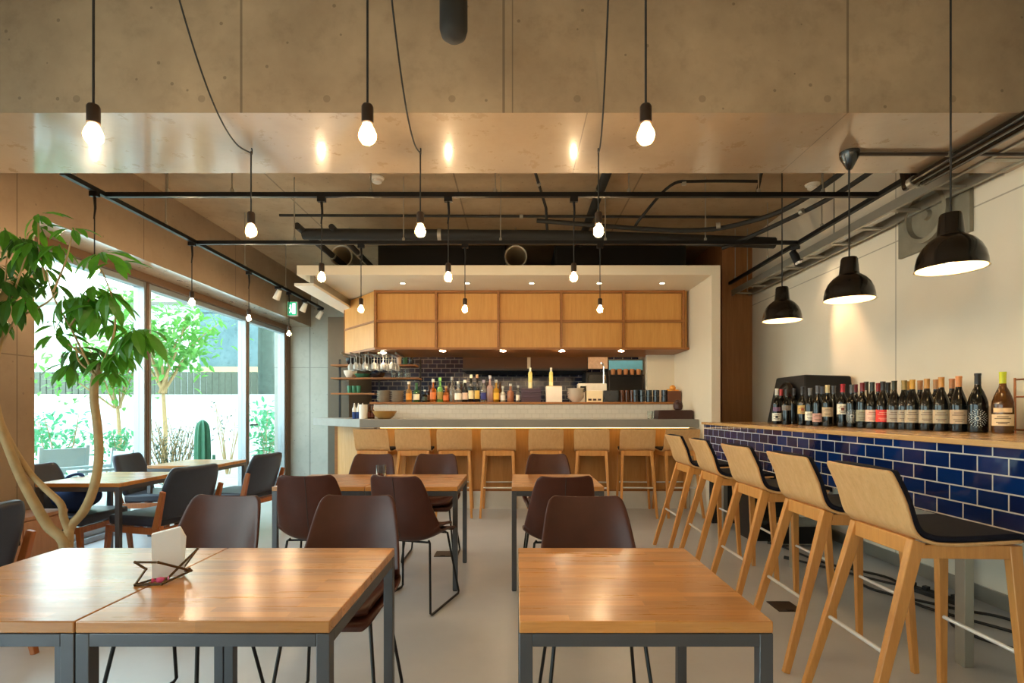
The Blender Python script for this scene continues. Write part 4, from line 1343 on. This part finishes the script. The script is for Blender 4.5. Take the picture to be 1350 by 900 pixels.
AM, CL, GR, DK = tint('whisky', (206, 110, 40)), tint('pale', (236, 232, 222), .8), tint('green', (70, 130, 70)), M['wine_dark']
for a in (('clear bottle with orange label and pale neck at the plate end of the ledge', 539, 503, .042, tint('golden', (226, 160, 84)), (230, 220, 200), (232, 156, 60)),
          ('green bottle with cream label, second bottle from the plate stacks', 549, 505, .044, GR, (70, 110, 70), (232, 226, 200)),
          ('short dark bottle with white cap, lowest between two taller bottles', 560, 514, .034, DK, (226, 222, 214), (60, 70, 56)),
          ('whisky bottle with clear neck and amber base, left of the lime bottle', 571, 500, .044, AM, (224, 224, 214), (214, 120, 60)),
          ('lime green bottle with round shoulders', 580, 498, .042, tint('lime', (140, 210, 110)), (150, 220, 120), (150, 130, 60)),
          ('squat amber liquor bottle, right of the lime bottle', 588, 509, .042, AM, (190, 160, 120), (206, 110, 50)),
          ('clear tall bottle with grey stopper behind the amber bottles', 596, 497, .036, CL, (150, 150, 150), None),
          ('round clear flask with white label at the middle of the ledge', 604, 503, .05, CL, (190, 190, 186), (238, 234, 222)),
          ('dark bottle with white neck foil, right of the round flask', 613, 501, .038, DK, (236, 232, 224), (226, 200, 180)),
          ('tall bottle with white foil and cream label, left of the gold one', 621, 494, .036, DK, (240, 232, 206), (236, 222, 176)),
          ('tall bottle with pink gold foil and golden label', 629, 494, .036, DK, (226, 180, 140), (220, 186, 90)),
          ('clear bottle with deep blue label', 637.5, 501, .038, CL, (160, 150, 170), (50, 56, 130)),
          ('pinkish bottle with long pointed neck', 646, 495, .046, tint('rose', (220, 180, 170)), (200, 196, 206), None),
          ('yellow liqueur bottle with grey stopper', 654, 501, .04, tint('yellow', (226, 170, 50)), (170, 170, 172), (226, 180, 60)),
          ('silvery small bottle, right of the yellow liqueur', 663, 509, .034, M['galv'], (200, 204, 200), (224, 222, 216)),
          ('peach decanter with clear stopper', 673, 506, .046, tint('peach', (226, 150, 110)), (216, 216, 210), None),
          ('small white bottle beside the purple boxes', 683, 508, .03, CL, (206, 206, 200), (236, 226, 214))):
    spirit(*a)
for u, nm in ((699, 'behind the purple boxes'), (726.5, 'behind the white tub')):
    spirit('tall pale yellow sauce bottle with white cap ' + nm, u, 485, .028, flat('mustard_plastic', (222, 206, 120), .4) if u < 700 else bpy.data.materials['mustard_plastic'], (240, 236, 222), (236, 228, 180), .1, .06, y=7.25)
for u, v, nm in ((566, 508, 'between the short dark bottle and the whisky'), (592, 505, 'beside the squat amber bottle'), (608, 506, 'behind the round flask'), (642, 504, 'behind the pointed pink bottle'), (659, 503, 'behind the yellow liqueur')):
    spirit('shaded brown bottle in the second row, ' + nm, u, v, .036, tint('brown', (110, 60, 26)), (60, 44, 36), (170, 110, 60), y=7.25)


def ware(name, label, cat, u, v0, y, prof, mat, z=None, group=None, n=20):
    t = thing(name, label, cat, (XU(u, y), y, z if z is not None else LZ), group=group)
    MB().lathe(prof, n=n).build('body', mat, t)
    return t


M['plate'] = flat('stone_grey_plate', (176, 166, 150), .4)
M['china'] = flat('white_china', (232, 222, 208), .3)
M['black_cup'] = flat('blue_black_glaze', (30, 36, 44), .2, coat=.3)
for u, nm, cnt in ((506, 'nearest the shelves', 9), (524, 'beside the first bottle', 9)):
    p0 = None
    for k in range(cnt):
        lb = 'stone grey plate in the stack ' + nm
        if p0 is None:
            p0 = tag(MB().lathe([(.001, 0), (.055, 0), (.06, .006), (.088, .016), (.09, .02), (.086, .021), (.055, .009), (.001, .008)], n=24).build('plate', M['plate'], None), lb, 'plate', 'plates in the stack ' + nm, (XU(u, 7.12), 7.12, LZ))
        else:
            dup(p0, (XU(u, 7.12) + random.uniform(-.002, .002), 7.12, LZ + k * .0165), 0, lb)
b0 = None
for k in range(6):
    lb = 'white bowl in the nested stack between the tub and the cream box'
    loc = (XU(759, 7.12), 7.12, LZ + k * .024)
    if b0 is None:
        b0 = tag(MB().lathe([(.04, 0), (.045, .0), (.08, .035), (.115, .062), (.12, .066), (.112, .066), (.075, .038), (.035, .008), (.001, .008)], n=28).build('bowl', M['china'], None), lb, 'bowl', 'nested white bowls', loc)
    else:
        dup(b0, loc, 0, lb)
b0 = None
for j, u in enumerate((838, 846.5, 855.5, 865, 876)):
    for k in range(2):
        lb = 'blue-black cup in the double row beside the fruit box'
        loc = (XU(u, 7.12), 7.12, LZ + k * .082)
        if b0 is None:
            b0 = thing('cup', lb, 'cup', loc, group='blue-black cups beside the fruit box')
            MB().lathe([(.034, 0), (.04, .004), (.042, .078), (.039, .08), (.036, .01), (.001, .008)], n=20).build('body', M['black_cup'], b0)
        else:
            dup(b0, loc, 0, lb)


def crate(name, label, cat, u0, u1, v0, v1, y, dp, mat, z=LZ, lid=None, extra=None):
    xa, xb = XU(u0, y), XU(u1, y)
    h = ZV(v0, y) - z
    t = thing(name, label, cat, ((xa + xb) / 2, y, z))
    w = (xb - xa) / 2
    m = MB().box(-w, w, 0, dp, 0, .008)
    m.box(-w, w, 0, .008, .008, h)
    m.box(-w, w, dp - .008, dp, .008, h)
    m.box(-w, -w + .008, .008, dp - .008, .008, h)
    m.box(w - .008, w, .008, dp - .008, .008, h)
    m.build('body', mat, t, bevel=.002)
    if lid:
        MB().box(-w * .96, w * .96, .01, dp - .01, h - .012, h + .006).build('contents', lid, t, bevel=.004)
    return t, w, h


pm = flat('purple_card', (72, 54, 70), .6)
for k in range(3):
    z = LZ + k * .062
    t = thing('flat_box', ('lowest', 'middle', 'topmost')[k] + ' flat purple box in the stack beside the white tub', 'box', (XU(700, 7.1), 7.05, z))
    MB().box(-.13, .13, 0, .2, 0, .045).build('body', pm, t, bevel=.003)
    MB().box(-.134, .134, -.003, .203, .042, .06).build('lid', pm, t, bevel=.003)
crate('white_tub', 'white tub filled with yellow packets on the ledge', 'tub', 720, 741, 509, 530, 7.05, .2, M['china'], lid=flat('yellow_packets', (226, 180, 80), .6))
t, w, h = crate('cream_box', 'cream box with three dark marks on its front', 'box', 773.5, 794.5, 515, 530, 7.05, .18, flat('cream_card', (236, 218, 180), .6), lid=M['china'])
q = MB()
for x in (-.6, 0, .6):
    q.box(w * x - .022, w * x + .022, -.003, 0, .02, .045)
q.build('printed_marks', paper((60, 44, 40)), t)
crate('dark_crate', 'blackish crate between the cream box and the brown glasses', 'crate', 796, 815, 515, 530, 7.05, .2, M['black_cup'], lid=M['black'])
for k, u in enumerate((820, 826.5, 833)):
    ware('brown_tumbler', ('first', 'second', 'third')[k] + ' brown tumbler right of the blackish crate', 'glass', u, 0, 7.12, [(.024, 0), (.028, .004), (.033, .16), (.031, .16), (.025, .01), (.001, .008)], tint('brown', (110, 60, 26)))
t = thing('coffee_scale', 'white appliance with dark display standing behind the bowls', 'appliance', (XU(780, 7.5), 7.42, 1.0))
MB().box(-.2, .2, 0, .16, 0, .62).build('body', M['china'], t, bevel=.01)
MB().box(-.17, -.09, -.004, 0, .5, .58).build('display', M['black_gloss'], t)
MB().tube([(.17, .08, .62), (.17, .08, .86), (.15, .04, .9), (.12, .0, .9)], .012, 8).build('tap', M['chrome'], t)
t, w, h = crate('fruit_box', 'brown wooden box heaped with oranges at the bar wall end of the ledge', 'box', 881, 898, 515, 530, 7.05, .2, flat('walnut', (104, 60, 36), .5))
om = flat('orange_peel', (236, 160, 60), .5, bump=.2)
o0 = None
for k, (dx, dy, dz) in enumerate(((-.044, .05, .005), (.044, .052, .0), (-.044, .145, .01), (.042, .14, .005), (.0, .095, .062))):
    loc = (t.location.x + dx, 7.05 + dy, LZ + h - .02 + dz)
    if o0 is None:
        o0 = tag(MB().ball((0, 0, 0), .041, 18, 12, .95).build('orange', om), 'orange heaped in the brown wooden box', 'orange', 'oranges in the wooden box', loc)
    else:
        dup(o0, loc, 0, 'orange heaped in the brown wooden box')
# on the concrete bar top
BZ = 1.136
t, w, h = crate('walnut_tray', 'dark walnut tray on the bar top against the bar wall', 'tray', 868, 914, 541, 551, 6.55, .22, flat('dark_walnut', (62, 30, 24), .4), BZ, lid=bpy.data.materials['dark_walnut'])
ware('sugar_jar', 'dark round jar on the walnut tray', 'jar', 894, 0, 6.66, [(.03, 0), (.05, .01), (.058, .05), (.05, .09), (.04, .1), (.04, .11), (.02, .125), (.001, .126)], bpy.data.materials['dark_walnut'], BZ + h + .006)
for k, (u, y) in enumerate(((857, 6.6), (863, 6.75))):
    ware('glass_tumbler', ('clear tumbler at the tray end of the bar top', 'second clear tumbler at the tray end of the bar top, further back')[k], 'glass', u, 0, y, [(.028, 0), (.03, .003), (.034, .1), (.032, .1), (.027, .008), (.001, .007)], M['clear_glass'], BZ)
for k, (u, y) in enumerate(((462, 6.72), (467.5, 6.82), (473, 6.72))):
    t = thing('squeeze_bottle', ('white squeeze bottle with navy base, first at the window end of the bar', 'white squeeze bottle with navy base, middle one at the window end of the bar', 'white squeeze bottle with navy base, beside the paper roll')[k], 'bottle', (XU(u, y) + .02, y + .1, BZ))
    MB().lathe([(.024, 0), (.026, .004), (.026, .085), (.0255, .085)], n=16).build('base', M['bag'], t)
    MB().lathe([(.0262, .086), (.026, .13), (.012, .155), (.006, .2), (.001, .201)], n=16).build('nozzle', M['china'], t)
ware('paper_roll', 'white kitchen paper roll standing on the bar top', 'paper roll', 479, 0, 6.72, [(.018, 0), (.052, .0), (.052, .18), (.018, .18), (.018, .001)], M['white_paint'], BZ)
for k, u in enumerate((487, 491.5)):
    spirit(('brown pepper bottle right of the paper roll', 'second brown pepper bottle, beside the golden bowl')[k], u, 533, .022, tint('brown', (110, 60, 26)), (60, 36, 26), (120, 60, 40), y=6.75, z=BZ)
ware('serving_bowl', 'wide golden serving bowl on the bar top', 'bowl', 507, 0, 6.66, [(.06, 0), (.07, .0), (.12, .04), (.15, .095), (.155, .1), (.146, .098), (.11, .045), (.05, .01), (.001, .009)], flat('golden_glaze', (186, 140, 76), .35, var=.2), BZ, n=32)
# on the kitchen shelves
for a in (('steel_bowl', 'white mixing bowl on the long kitchen shelf', 'bowl', 462, 8.0, 1.728, .1, .11, M['china']), ('steel_bowl', 'teal dish on the long kitchen shelf, behind the hanging glasses', 'bowl', 478, 8.0, 1.728, .12, .06, M['cactus']),
          ('steel_bowl', 'dark dish on the long kitchen shelf, between the teal dish and the jars', 'bowl', 498, 8.0, 1.728, .12, .08, M['black_cup']), ('steel_bowl', 'dark bowl on the short upper kitchen shelf', 'bowl', 463, 8.0, 1.922, .08, .1, M['black_cup'])):
    ware(a[0], a[1], a[2], a[3], 0, a[4], [(a[6] * .5, 0), (a[6] * .55, .002), (a[6] * .9, a[7] * .6), (a[6], a[7]), (a[6] * .96, a[7]), (a[6] * .85, a[7] * .6), (a[6] * .4, .01), (.001, .01)], a[8], a[5])
for k, u in enumerate((519, 528, 537)):
    ware('storage_jar', ('first', 'second', 'third')[k] + ' clear storage jar on the long kitchen shelf, counted from the dishes', 'jar', u, 0, 8.0, [(.035, 0), (.04, .004), (.04, .12), (.03, .135), (.028, .135), (.036, .118), (.036, .01), (.001, .008)], M['clear_glass'], 1.728)
for k, u in enumerate((526, 534, 542)):
    ware('storage_tin', ('first', 'second', 'third')[k] + ' small tin on the upper right kitchen shelf, counted from the hanging glasses', 'tin', u, 0, 8.0, [(.035, 0), (.036, .002), (.036, .1), (.038, .102), (.038, .12), (.001, .122)], (M['china'], M['cactus'], M['black_cup'])[k], 1.922)
for k, u in enumerate((461, 467, 473)):
    ware('green_glass', ('first', 'second', 'third')[k] + ' green glass on the lowest kitchen shelf, counted from the concrete wall', 'glass', u, 0, 8.0, [(.03, 0), (.032, .003), (.036, .11), (.034, .11), (.029, .008), (.001, .007)], tint('sea', (110, 190, 150)), 1.5)
rk = thing('glass_rack', 'steel hanging rack for wine glasses under the window end of the oak cabinet', 'rack', (-1.95, 7.3, 2.0))
m = MB()
for k in range(7):
    x = -.37 + k * .12
    m.box(x - .012, x + .012, -.28, .26, -.012, -.006)
    m.box(x - .003, x + .003, -.28, .26, -.006, .014)
m.build('rails', M['galv'], rk)
g0 = None
for k in range(6):
    for j in range(3):
        loc = (-1.95 - .31 + k * .12, 7.08 + j * .16, 1.99)
        if loc[0] < -1.95 - .28 and j == 0:
            continue
        if g0 is None:
            g0 = tag(MB().lathe([(.001, 0), (.034, -.002), (.034, -.005), (.006, -.01), (.004, -.02), (.0038, -.095), (.008, -.105), (.03, -.125), (.04, -.155), (.036, -.2), (.0345, -.2), (.0385, -.155), (.028, -.127), (.002, -.112)][::-1], n=18).build('wine_glass', M['stem_glass']),
                     'clear wine glass hanging upside down from the steel rack', 'wine glass', 'wine glasses hanging under the cabinet', loc)
        else:
            dup(g0, loc, 0, g0['label'])

# ================================================================== TABLE TOP THINGS
wx, wy = XU(207, 1.62), 1.67
wf = thing('napkin_stand', 'geometric brass wire stand on the front table', 'napkin stand', (wx, wy, TH), .3)
def wire(px, y=1.64):
    return [(XU(u, y) - wx, yy, ZV(v, y) - TH) for u, v, yy in px]
m = MB()
r = .0036
A = {'a': (-.07, -.055, .004), 'b': (.005, -.07, .004), 'c': (.07, -.02, .024), 'd': (-.07, -.055, .072), 'e': (-.005, -.07, .07), 'f': (.065, -.02, .03),
     'g': (.07, .05, .075), 'h': (.02, .06, .004), 'i': (-.04, -.06, .05)}
for p in (('a', 'b'), ('b', 'c'), ('d', 'e'), ('e', 'c'), ('d', 'i'), ('i', 'a'), ('g', 'b'), ('g', 'h'), ('h', 'c'), ('h', 'a')):
    m.tube([A[p[0]], A[p[1]]], r, 8)
for p in A.values():
    m.ball(p, r * 1.3, 8, 6)
m.build('wire_frame', flat('aged_brass', (92, 72, 50), .35, .8), wf)
nk = thing('napkins', 'stack of folded white paper napkins standing in the wire stand', 'napkins', (wx, wy + .005, TH + .007), .5)
m = MB()
for k in range(4):
    y0 = -.012 + k * .0065
    m.add([(-.043, y0, 0), (.04, y0, 0), (.046, y0 + .006, .115), (.03, y0 + .006, .15), (-.045, y0 + .006, .135),
           (-.043, y0 + .006, 0), (.04, y0 + .006, 0), (.046, y0 + .012, .115), (.03, y0 + .012, .15), (-.045, y0 + .012, .135)],
          [(0, 1, 2, 3, 4), (9, 8, 7, 6, 5), (0, 5, 6, 1), (1, 6, 7, 2), (2, 7, 8, 3), (3, 8, 9, 4), (4, 9, 5, 0)])
m.build('sheets', flat('napkin_paper', (238, 246, 255), .85, var=.01), nk, smooth=0)
sw = thing('sweet', 'pink wrapped sweet leaning against the white napkins', 'sweet', (wx + .012, wy - .052, TH + .012), .4)
m = MB().lathe([(.001, -.012), (.007, -.01), (.009, 0), (.007, .01), (.001, .012)], n=12, axis='X')
m.build('body', flat('pink_wrapper', (226, 92, 146), .35), sw)
m = MB().lathe([(.001, .012), (.009, .022)], n=8, axis='X')
m.lathe([(.009, -.022), (.001, -.012)], n=8, axis='X')
m.build('wrapper_twist', bpy.data.materials['pink_wrapper'], sw)
gx, gy = XU(503, 3.85), 3.84
gt = thing('glass_tumbler', 'small clear glass of pink sweets on the second row table', 'glass', (gx, gy, TH))
MB().lathe([(.03, 0), (.034, .004), (.036, .13), (.034, .13), (.031, .01), (.001, .008)], n=24).build('body', M['clear_glass'], gt)
m = MB()
for k in range(9):
    m.ball((random.uniform(-.016, .016), random.uniform(-.016, .016), .022 + .005 * k), .011, 10, 8)
m.build('sweets', flat('mixed_pink', (226, 140, 150), .5, var=.2), gt)

# ================================================================== FLOOR THINGS
for x, y, nm in ((-.63, 4.6, 'under the second row pair of tables'), (1.7, 3.37, 'beside the bar stools')):
    f = thing('floor_outlet', 'square bronze floor outlet plate set in the floor ' + nm, 'floor outlet', (x, y, .0))
    MB().box(-.075, .075, -.085, .085, .0, .006).build('lid', M['socket'], f, bevel=.002)
    MB().box(-.02, .02, -.078, -.06, .006, .009).build('latch', M['black'], f)
for k, pts in enumerate(([(2.4, 4.9, .01), (2.5, 4.3, .01), (2.75, 3.9, .01), (2.55, 3.4, .012), (2.8, 2.9, .01), (2.9, 2.3, .01)],
                         [(2.9, 4.6, .012), (2.6, 4.1, .02), (2.45, 3.7, .012), (2.7, 3.3, .02), (2.95, 3.0, .01), (2.95, 1.6, .01)],
                         [(2.3, 4.4, .01), (2.62, 3.75, .03), (2.8, 3.5, .03), (2.5, 3.0, .01), (2.75, 2.5, .01)])):
    c = thing('power_cable', ('black cable snaking along the floor under the wine counter', 'looped black cable lying closest to the white wall', 'knotted black cable in the floor tangle under the wine counter')[k], 'cable', pts[0])
    MB().tube(spline([tuple(Vector(p) - Vector(pts[0])) for p in pts], 8), .009, 6).build('cord', M['black_matte'], c)
    MB().tube([(0, 0, 0), (-.05, .06, 0)], .016, 8).build('plug', M['black_matte'], c)
c = thing('power_strip', 'black power strip on the floor beside the metal counter leg', 'power strip', (2.78, 3.55, 0), .3)
MB().box(-.03, .03, -.2, .2, 0, .035).build('body', M['black_matte'], c, bevel=.006)
for k in range(4):
    MB().cbox((0, -.14 + k * .09, .047), (.034, .034, .026)).build('plug', M['black'], c, bevel=.003)
c = thing('amplifier', 'grey amplifier box on the floor under the wine counter', 'amplifier', (2.62, 5.0, 0))
MB().box(-.2, .22, -.16, .2, .015, .2).build('body', M['galv'], c, bevel=.006)
MB().box(-.19, .21, -.168, -.16, .03, .185).build('front_plate', M['black'], c)
for s in (-.12, .12):
    for q in (-.1, .14):
        MB().box(s - .02, s + .02, q - .02, q + .02, 0, .015).build('foot', M['black_matte'], c)
c = thing('subwoofer', 'tall black speaker box on the floor under the wine counter end', 'speaker', (2.35, 5.2, 0))
MB().box(-.12, .12, -.15, .2, .01, .5).build('cabinet', M['black'], c, bevel=.01)
MB().lathe([(.09, 0), (.095, -.01), (.08, -.012), (.04, .004), (.001, -.004)], (0, -.151, .25), 24, 'Y').build('cone', M['black_gloss'], c)
MB().box(-.11, .11, -.14, .19, 0, .01).build('foot', M['black_matte'], c)
lcab = thing('low_cabinet', 'low pinkish wood cabinet with grooved doors along the pillar', 'cabinet', (-3.52, 3.4, 0))
M['pink_wood'] = wood('pale_cedar', (196, 150, 118), (180, 132, 102), .5, 'Z', grain=.5)
W(MB().box(-3.648, -3.4, 2.6, 4.0, .04, .48), 'body', M['pink_wood'], lcab)
W(MB().box(-3.648, -3.385, 2.59, 4.01, .48, .505), 'top', M['pink_wood'], lcab, bevel=.004)
W(MB().box(-3.64, -3.43, 2.6, 4.0, 0, .04), 'kickplate', M['black_matte'], lcab)
for k in range(4):
    y = 2.61 + k * .346
    d = W(MB().box(-3.4, -3.383, y, y + .336, .05, .472), 'door', M['pink_wood'], lcab, bevel=.003)
    MB().box(-3.383, -3.366, y + .25, y + .3, .33, .36).build('handle', M['black'], d)

# ================================================================== INDOOR TREE
TY = 3.15
tr = thing('potted_tree', 'tall indoor umbrella tree with forked pale trunks beside the window', 'potted tree', (XU(84, TY), TY, 0))
O = Vector(tr.location)
MB().lathe([(.11, 0), (.125, .0), (.165, .26), (.175, .27), (.175, .3), (.155, .3), (.15, .25), (.001, .24)], n=32).build('pot', M['pot'], tr)
MB().lathe([(.15, .25), (.08, .262), (.001, .266)], n=24).build('soil', M['soil'], tr)


def px(u, v, y):
    return tuple(Vector(at(u, v, y)) - O)


tk = MB()
tk.tube(spline([(0, 0, .25), px(85, 716, TY), px(64, 694, TY), px(46, 664, TY - .02), px(28, 630, TY - .04), px(12, 592, TY - .06), px(-2, 552, TY - .08), px(-12, 490, TY - .05), px(-5, 420, TY), px(14, 370, TY + .02)], 6), .032, 10, .017)
tk.tube(spline([(.01, .01, .26), px(90, 712, TY + .02), px(93, 694, TY + .04), px(110, 674, TY + .06), px(123, 645, TY + .08), px(130, 606, TY + .1), px(129, 566, TY + .1), px(124, 525, TY + .1), px(126, 497, TY + .1), px(134, 480, TY + .1)], 6), .028, 10, .021)
tk.tube(spline([px(91, 700, TY + .03), px(84, 682, TY + .02), px(80, 664, TY), px(62, 646, TY), px(42, 626, TY), px(24, 600, TY), px(8, 570, TY), px(-6, 535, TY + .02)], 6), .022, 10, .012)
tk.tube(spline([px(30, 628, TY - .04), px(22, 596, TY + .03), px(4, 560, TY + .06), px(-12, 520, TY + .08)], 5), .012, 8, .008)
for pts in ([(126, 497), (112, 470), (92, 430), (70, 390), (60, 350)], [(134, 482), (150, 440), (150, 400), (134, 355)], [(132, 484), (160, 458), (185, 440)], [(126, 494), (104, 476), (100, 452)],
            [(60, 370), (52, 330), (50, 290)], [(70, 385), (88, 340), (96, 302)], [(14, 400), (30, 350), (40, 322)], [(-2, 460), (20, 420), (34, 398)], [(-8, 500), (4, 440), (6, 380), (10, 330)],
            [(92, 430), (110, 405), (120, 392)], [(112, 470), (92, 455), (74, 442)], [(20, 420), (60, 400), (75, 385)]):
    tk.tube(spline([px(u, v, TY + .02) for u, v in pts], 4), .0065, 6, .003)
tk.build('trunk', M['bark'], tr, smooth=80)
rd = random.Random(11)
fa, fb = MB(), MB()


def cluster(u, v, dy, n, ln, droop=.5, tilt=0.0, dark=False):
    c = Vector(px(u, v, TY + dy))
    ph = rd.uniform(0, 6.28)
    ax = Vector((rd.gauss(0, .25) + tilt, rd.gauss(-.25, .2), 1)).normalized()
    s = ax.cross(Vector((0, 1, 0))).normalized()
    q = ax.cross(s)
    n += 1
    for k in range(n):
        a = ph + 2 * PI * k / n + rd.uniform(-.2, .2)
        d = s * math.cos(a) + q * math.sin(a) - ax * droop * rd.uniform(.5, 1.4)
        L = ln * .8 * rd.uniform(.8, 1.15)
        st = c + d.normalized() * .03
        mb = fb if dark else fa
        leaf(mb, st, d, ax, L, L * .34, .25, .35)
    (fb if dark else fa).tube([tuple(c + Vector((0, .03, -.05))), tuple(c)], .004, 5)


for a in ((50, 282, 0, 5, .16, .3), (96, 300, -.1, 4, .15, .2), (26, 312, .05, 7, .19, .6, 0, True), (6, 300, 0, 6, .19, .7), (44, 318, 0, 7, .19, .8), (60, 330, .1, 7, .19, .6), (78, 322, .05, 5, .16, .5),
          (134, 332, -.1, 6, .2, .25), (150, 345, -.1, 4, .2, .2), (30, 360, .1, 7, .2, .7, 0, True), (4, 368, 0, 8, .21, .8, 0, True), (-8, 345, .1, 7, .2, .7, 0, True), (12, 392, -.05, 8, .21, .9, 0, True), (34, 388, 0, 7, .2, .9), (-6, 412, 0, 7, .2, .8, 0, True),
          (70, 372, .15, 7, .17, .5, 0, True), (84, 390, 0, 8, .2, .9), (106, 386, 0, 8, .2, .9), (122, 376, .05, 7, .19, .9), (142, 384, 0, 7, .19, .8), (100, 408, .1, 6, .18, .9), (128, 402, 0, 6, .19, .9), (152, 398, .12, 5, .15, .6),
          (74, 440, 0, 6, .17, .3), (78, 428, .05, 4, .14, .2), (98, 458, .1, 7, .15, .4, 0, True), (112, 470, .1, 7, .15, .5, 0, True), (128, 462, .15, 7, .15, .4, 0, True), (92, 478, .05, 5, .16, 1.0), (140, 470, .05, 7, .16, .7),
          (160, 442, 0, 8, .2, .8), (176, 432, -.05, 8, .22, .8), (188, 434, -.05, 6, .22, .7), (150, 425, .1, 6, .16, .5), (158, 462, .05, 7, .18, .9), (146, 488, 0, 6, .13, .6), (130, 416, .15, 5, .13, .3, 0, True), (56, 350, .2, 6, .16, .5, 0, True),
          (22, 335, .1, 6, .2, .7, 0, True), (-14, 380, .1, 7, .2, .8, 0, True), (54, 300, .1, 5, .14, .4)):
    cluster(*a)
fa.build('foliage', M['leaf'], tr, smooth=0)
fb.build('foliage', M['leaf_dark'], tr, smooth=0)

# ================================================================== CAMERA, DAYLIGHT, LAMPS
sc = bpy.context.scene
cd = bpy.data.cameras.new('camera')
cam = bpy.data.objects.new('camera', cd)
COL.objects.link(cam)
cam.location = (0, 0, EYE)
cam.rotation_euler = (PI / 2, 0, 0)
cd.sensor_fit = 'HORIZONTAL'
cd.sensor_width = 36
cd.lens = F / 1350 * 36
cd.shift_x = (675 - UX) / 1350
cd.shift_y = (VY - 450) / 1350
cd.clip_start = .02
sc.camera = cam

w = bpy.data.worlds.new('sky')
sc.world = w
w.use_nodes = True
bg = w.node_tree.nodes['Background']
tcw = w.node_tree.nodes.new('ShaderNodeTexCoord')
sx = w.node_tree.nodes.new('ShaderNodeSeparateXYZ')
mr = w.node_tree.nodes.new('ShaderNodeMapRange')
mx = w.node_tree.nodes.new('ShaderNodeMix')
mx.data_type = 'RGBA'
mx.inputs[6].default_value = (.95, 1.0, 1.0, 1)
mx.inputs[7].default_value = (.62, .8, 1.0, 1)
w.node_tree.links.new(tcw.outputs['Generated'], sx.inputs[0])
w.node_tree.links.new(sx.outputs[2], mr.inputs[0])
w.node_tree.links.new(mr.outputs[0], mx.inputs[0])
w.node_tree.links.new(mx.outputs[2], bg.inputs[0])
bg.inputs[1].default_value = 4.0


def light(kind, name, loc, energy, color, **kw):
    d = bpy.data.lights.new(name, kind)
    d.energy, d.color = energy, color
    for k, v in kw.items():
        setattr(d, k, v)
    o = bpy.data.objects.new(name, d)
    COL.objects.link(o)
    o.location = loc
    return o


sl = light('SPOT', 'track_spot_lamp', (2.76, 5.18, 2.66), 34, (1, .62, .34), spot_size=.75, spot_blend=.8, shadow_soft_size=.03)
sl.rotation_euler = (Vector((3.05, 4.86, 1.85)) - Vector(sl.location)).to_track_quat('-Z', 'Y').to_euler()
s = light('SUN', 'sun', (0, 0, 10), .8, (1, .95, .86), angle=.02)
s.rotation_euler = (math.radians(18), math.radians(38), 0)
sc.view_settings.view_transform = 'Standard'
sc.view_settings.look = 'None'
sc.view_settings.exposure = .9
sc.view_settings.gamma = 1
sc.view_settings.use_curve_mapping = False
sc.cycles.use_denoising = True
sc.cycles.max_bounces = 8
sc.cycles.transparent_max_bounces = 12
sc.cycles.caustics_reflective = False
sc.cycles.caustics_refractive = False
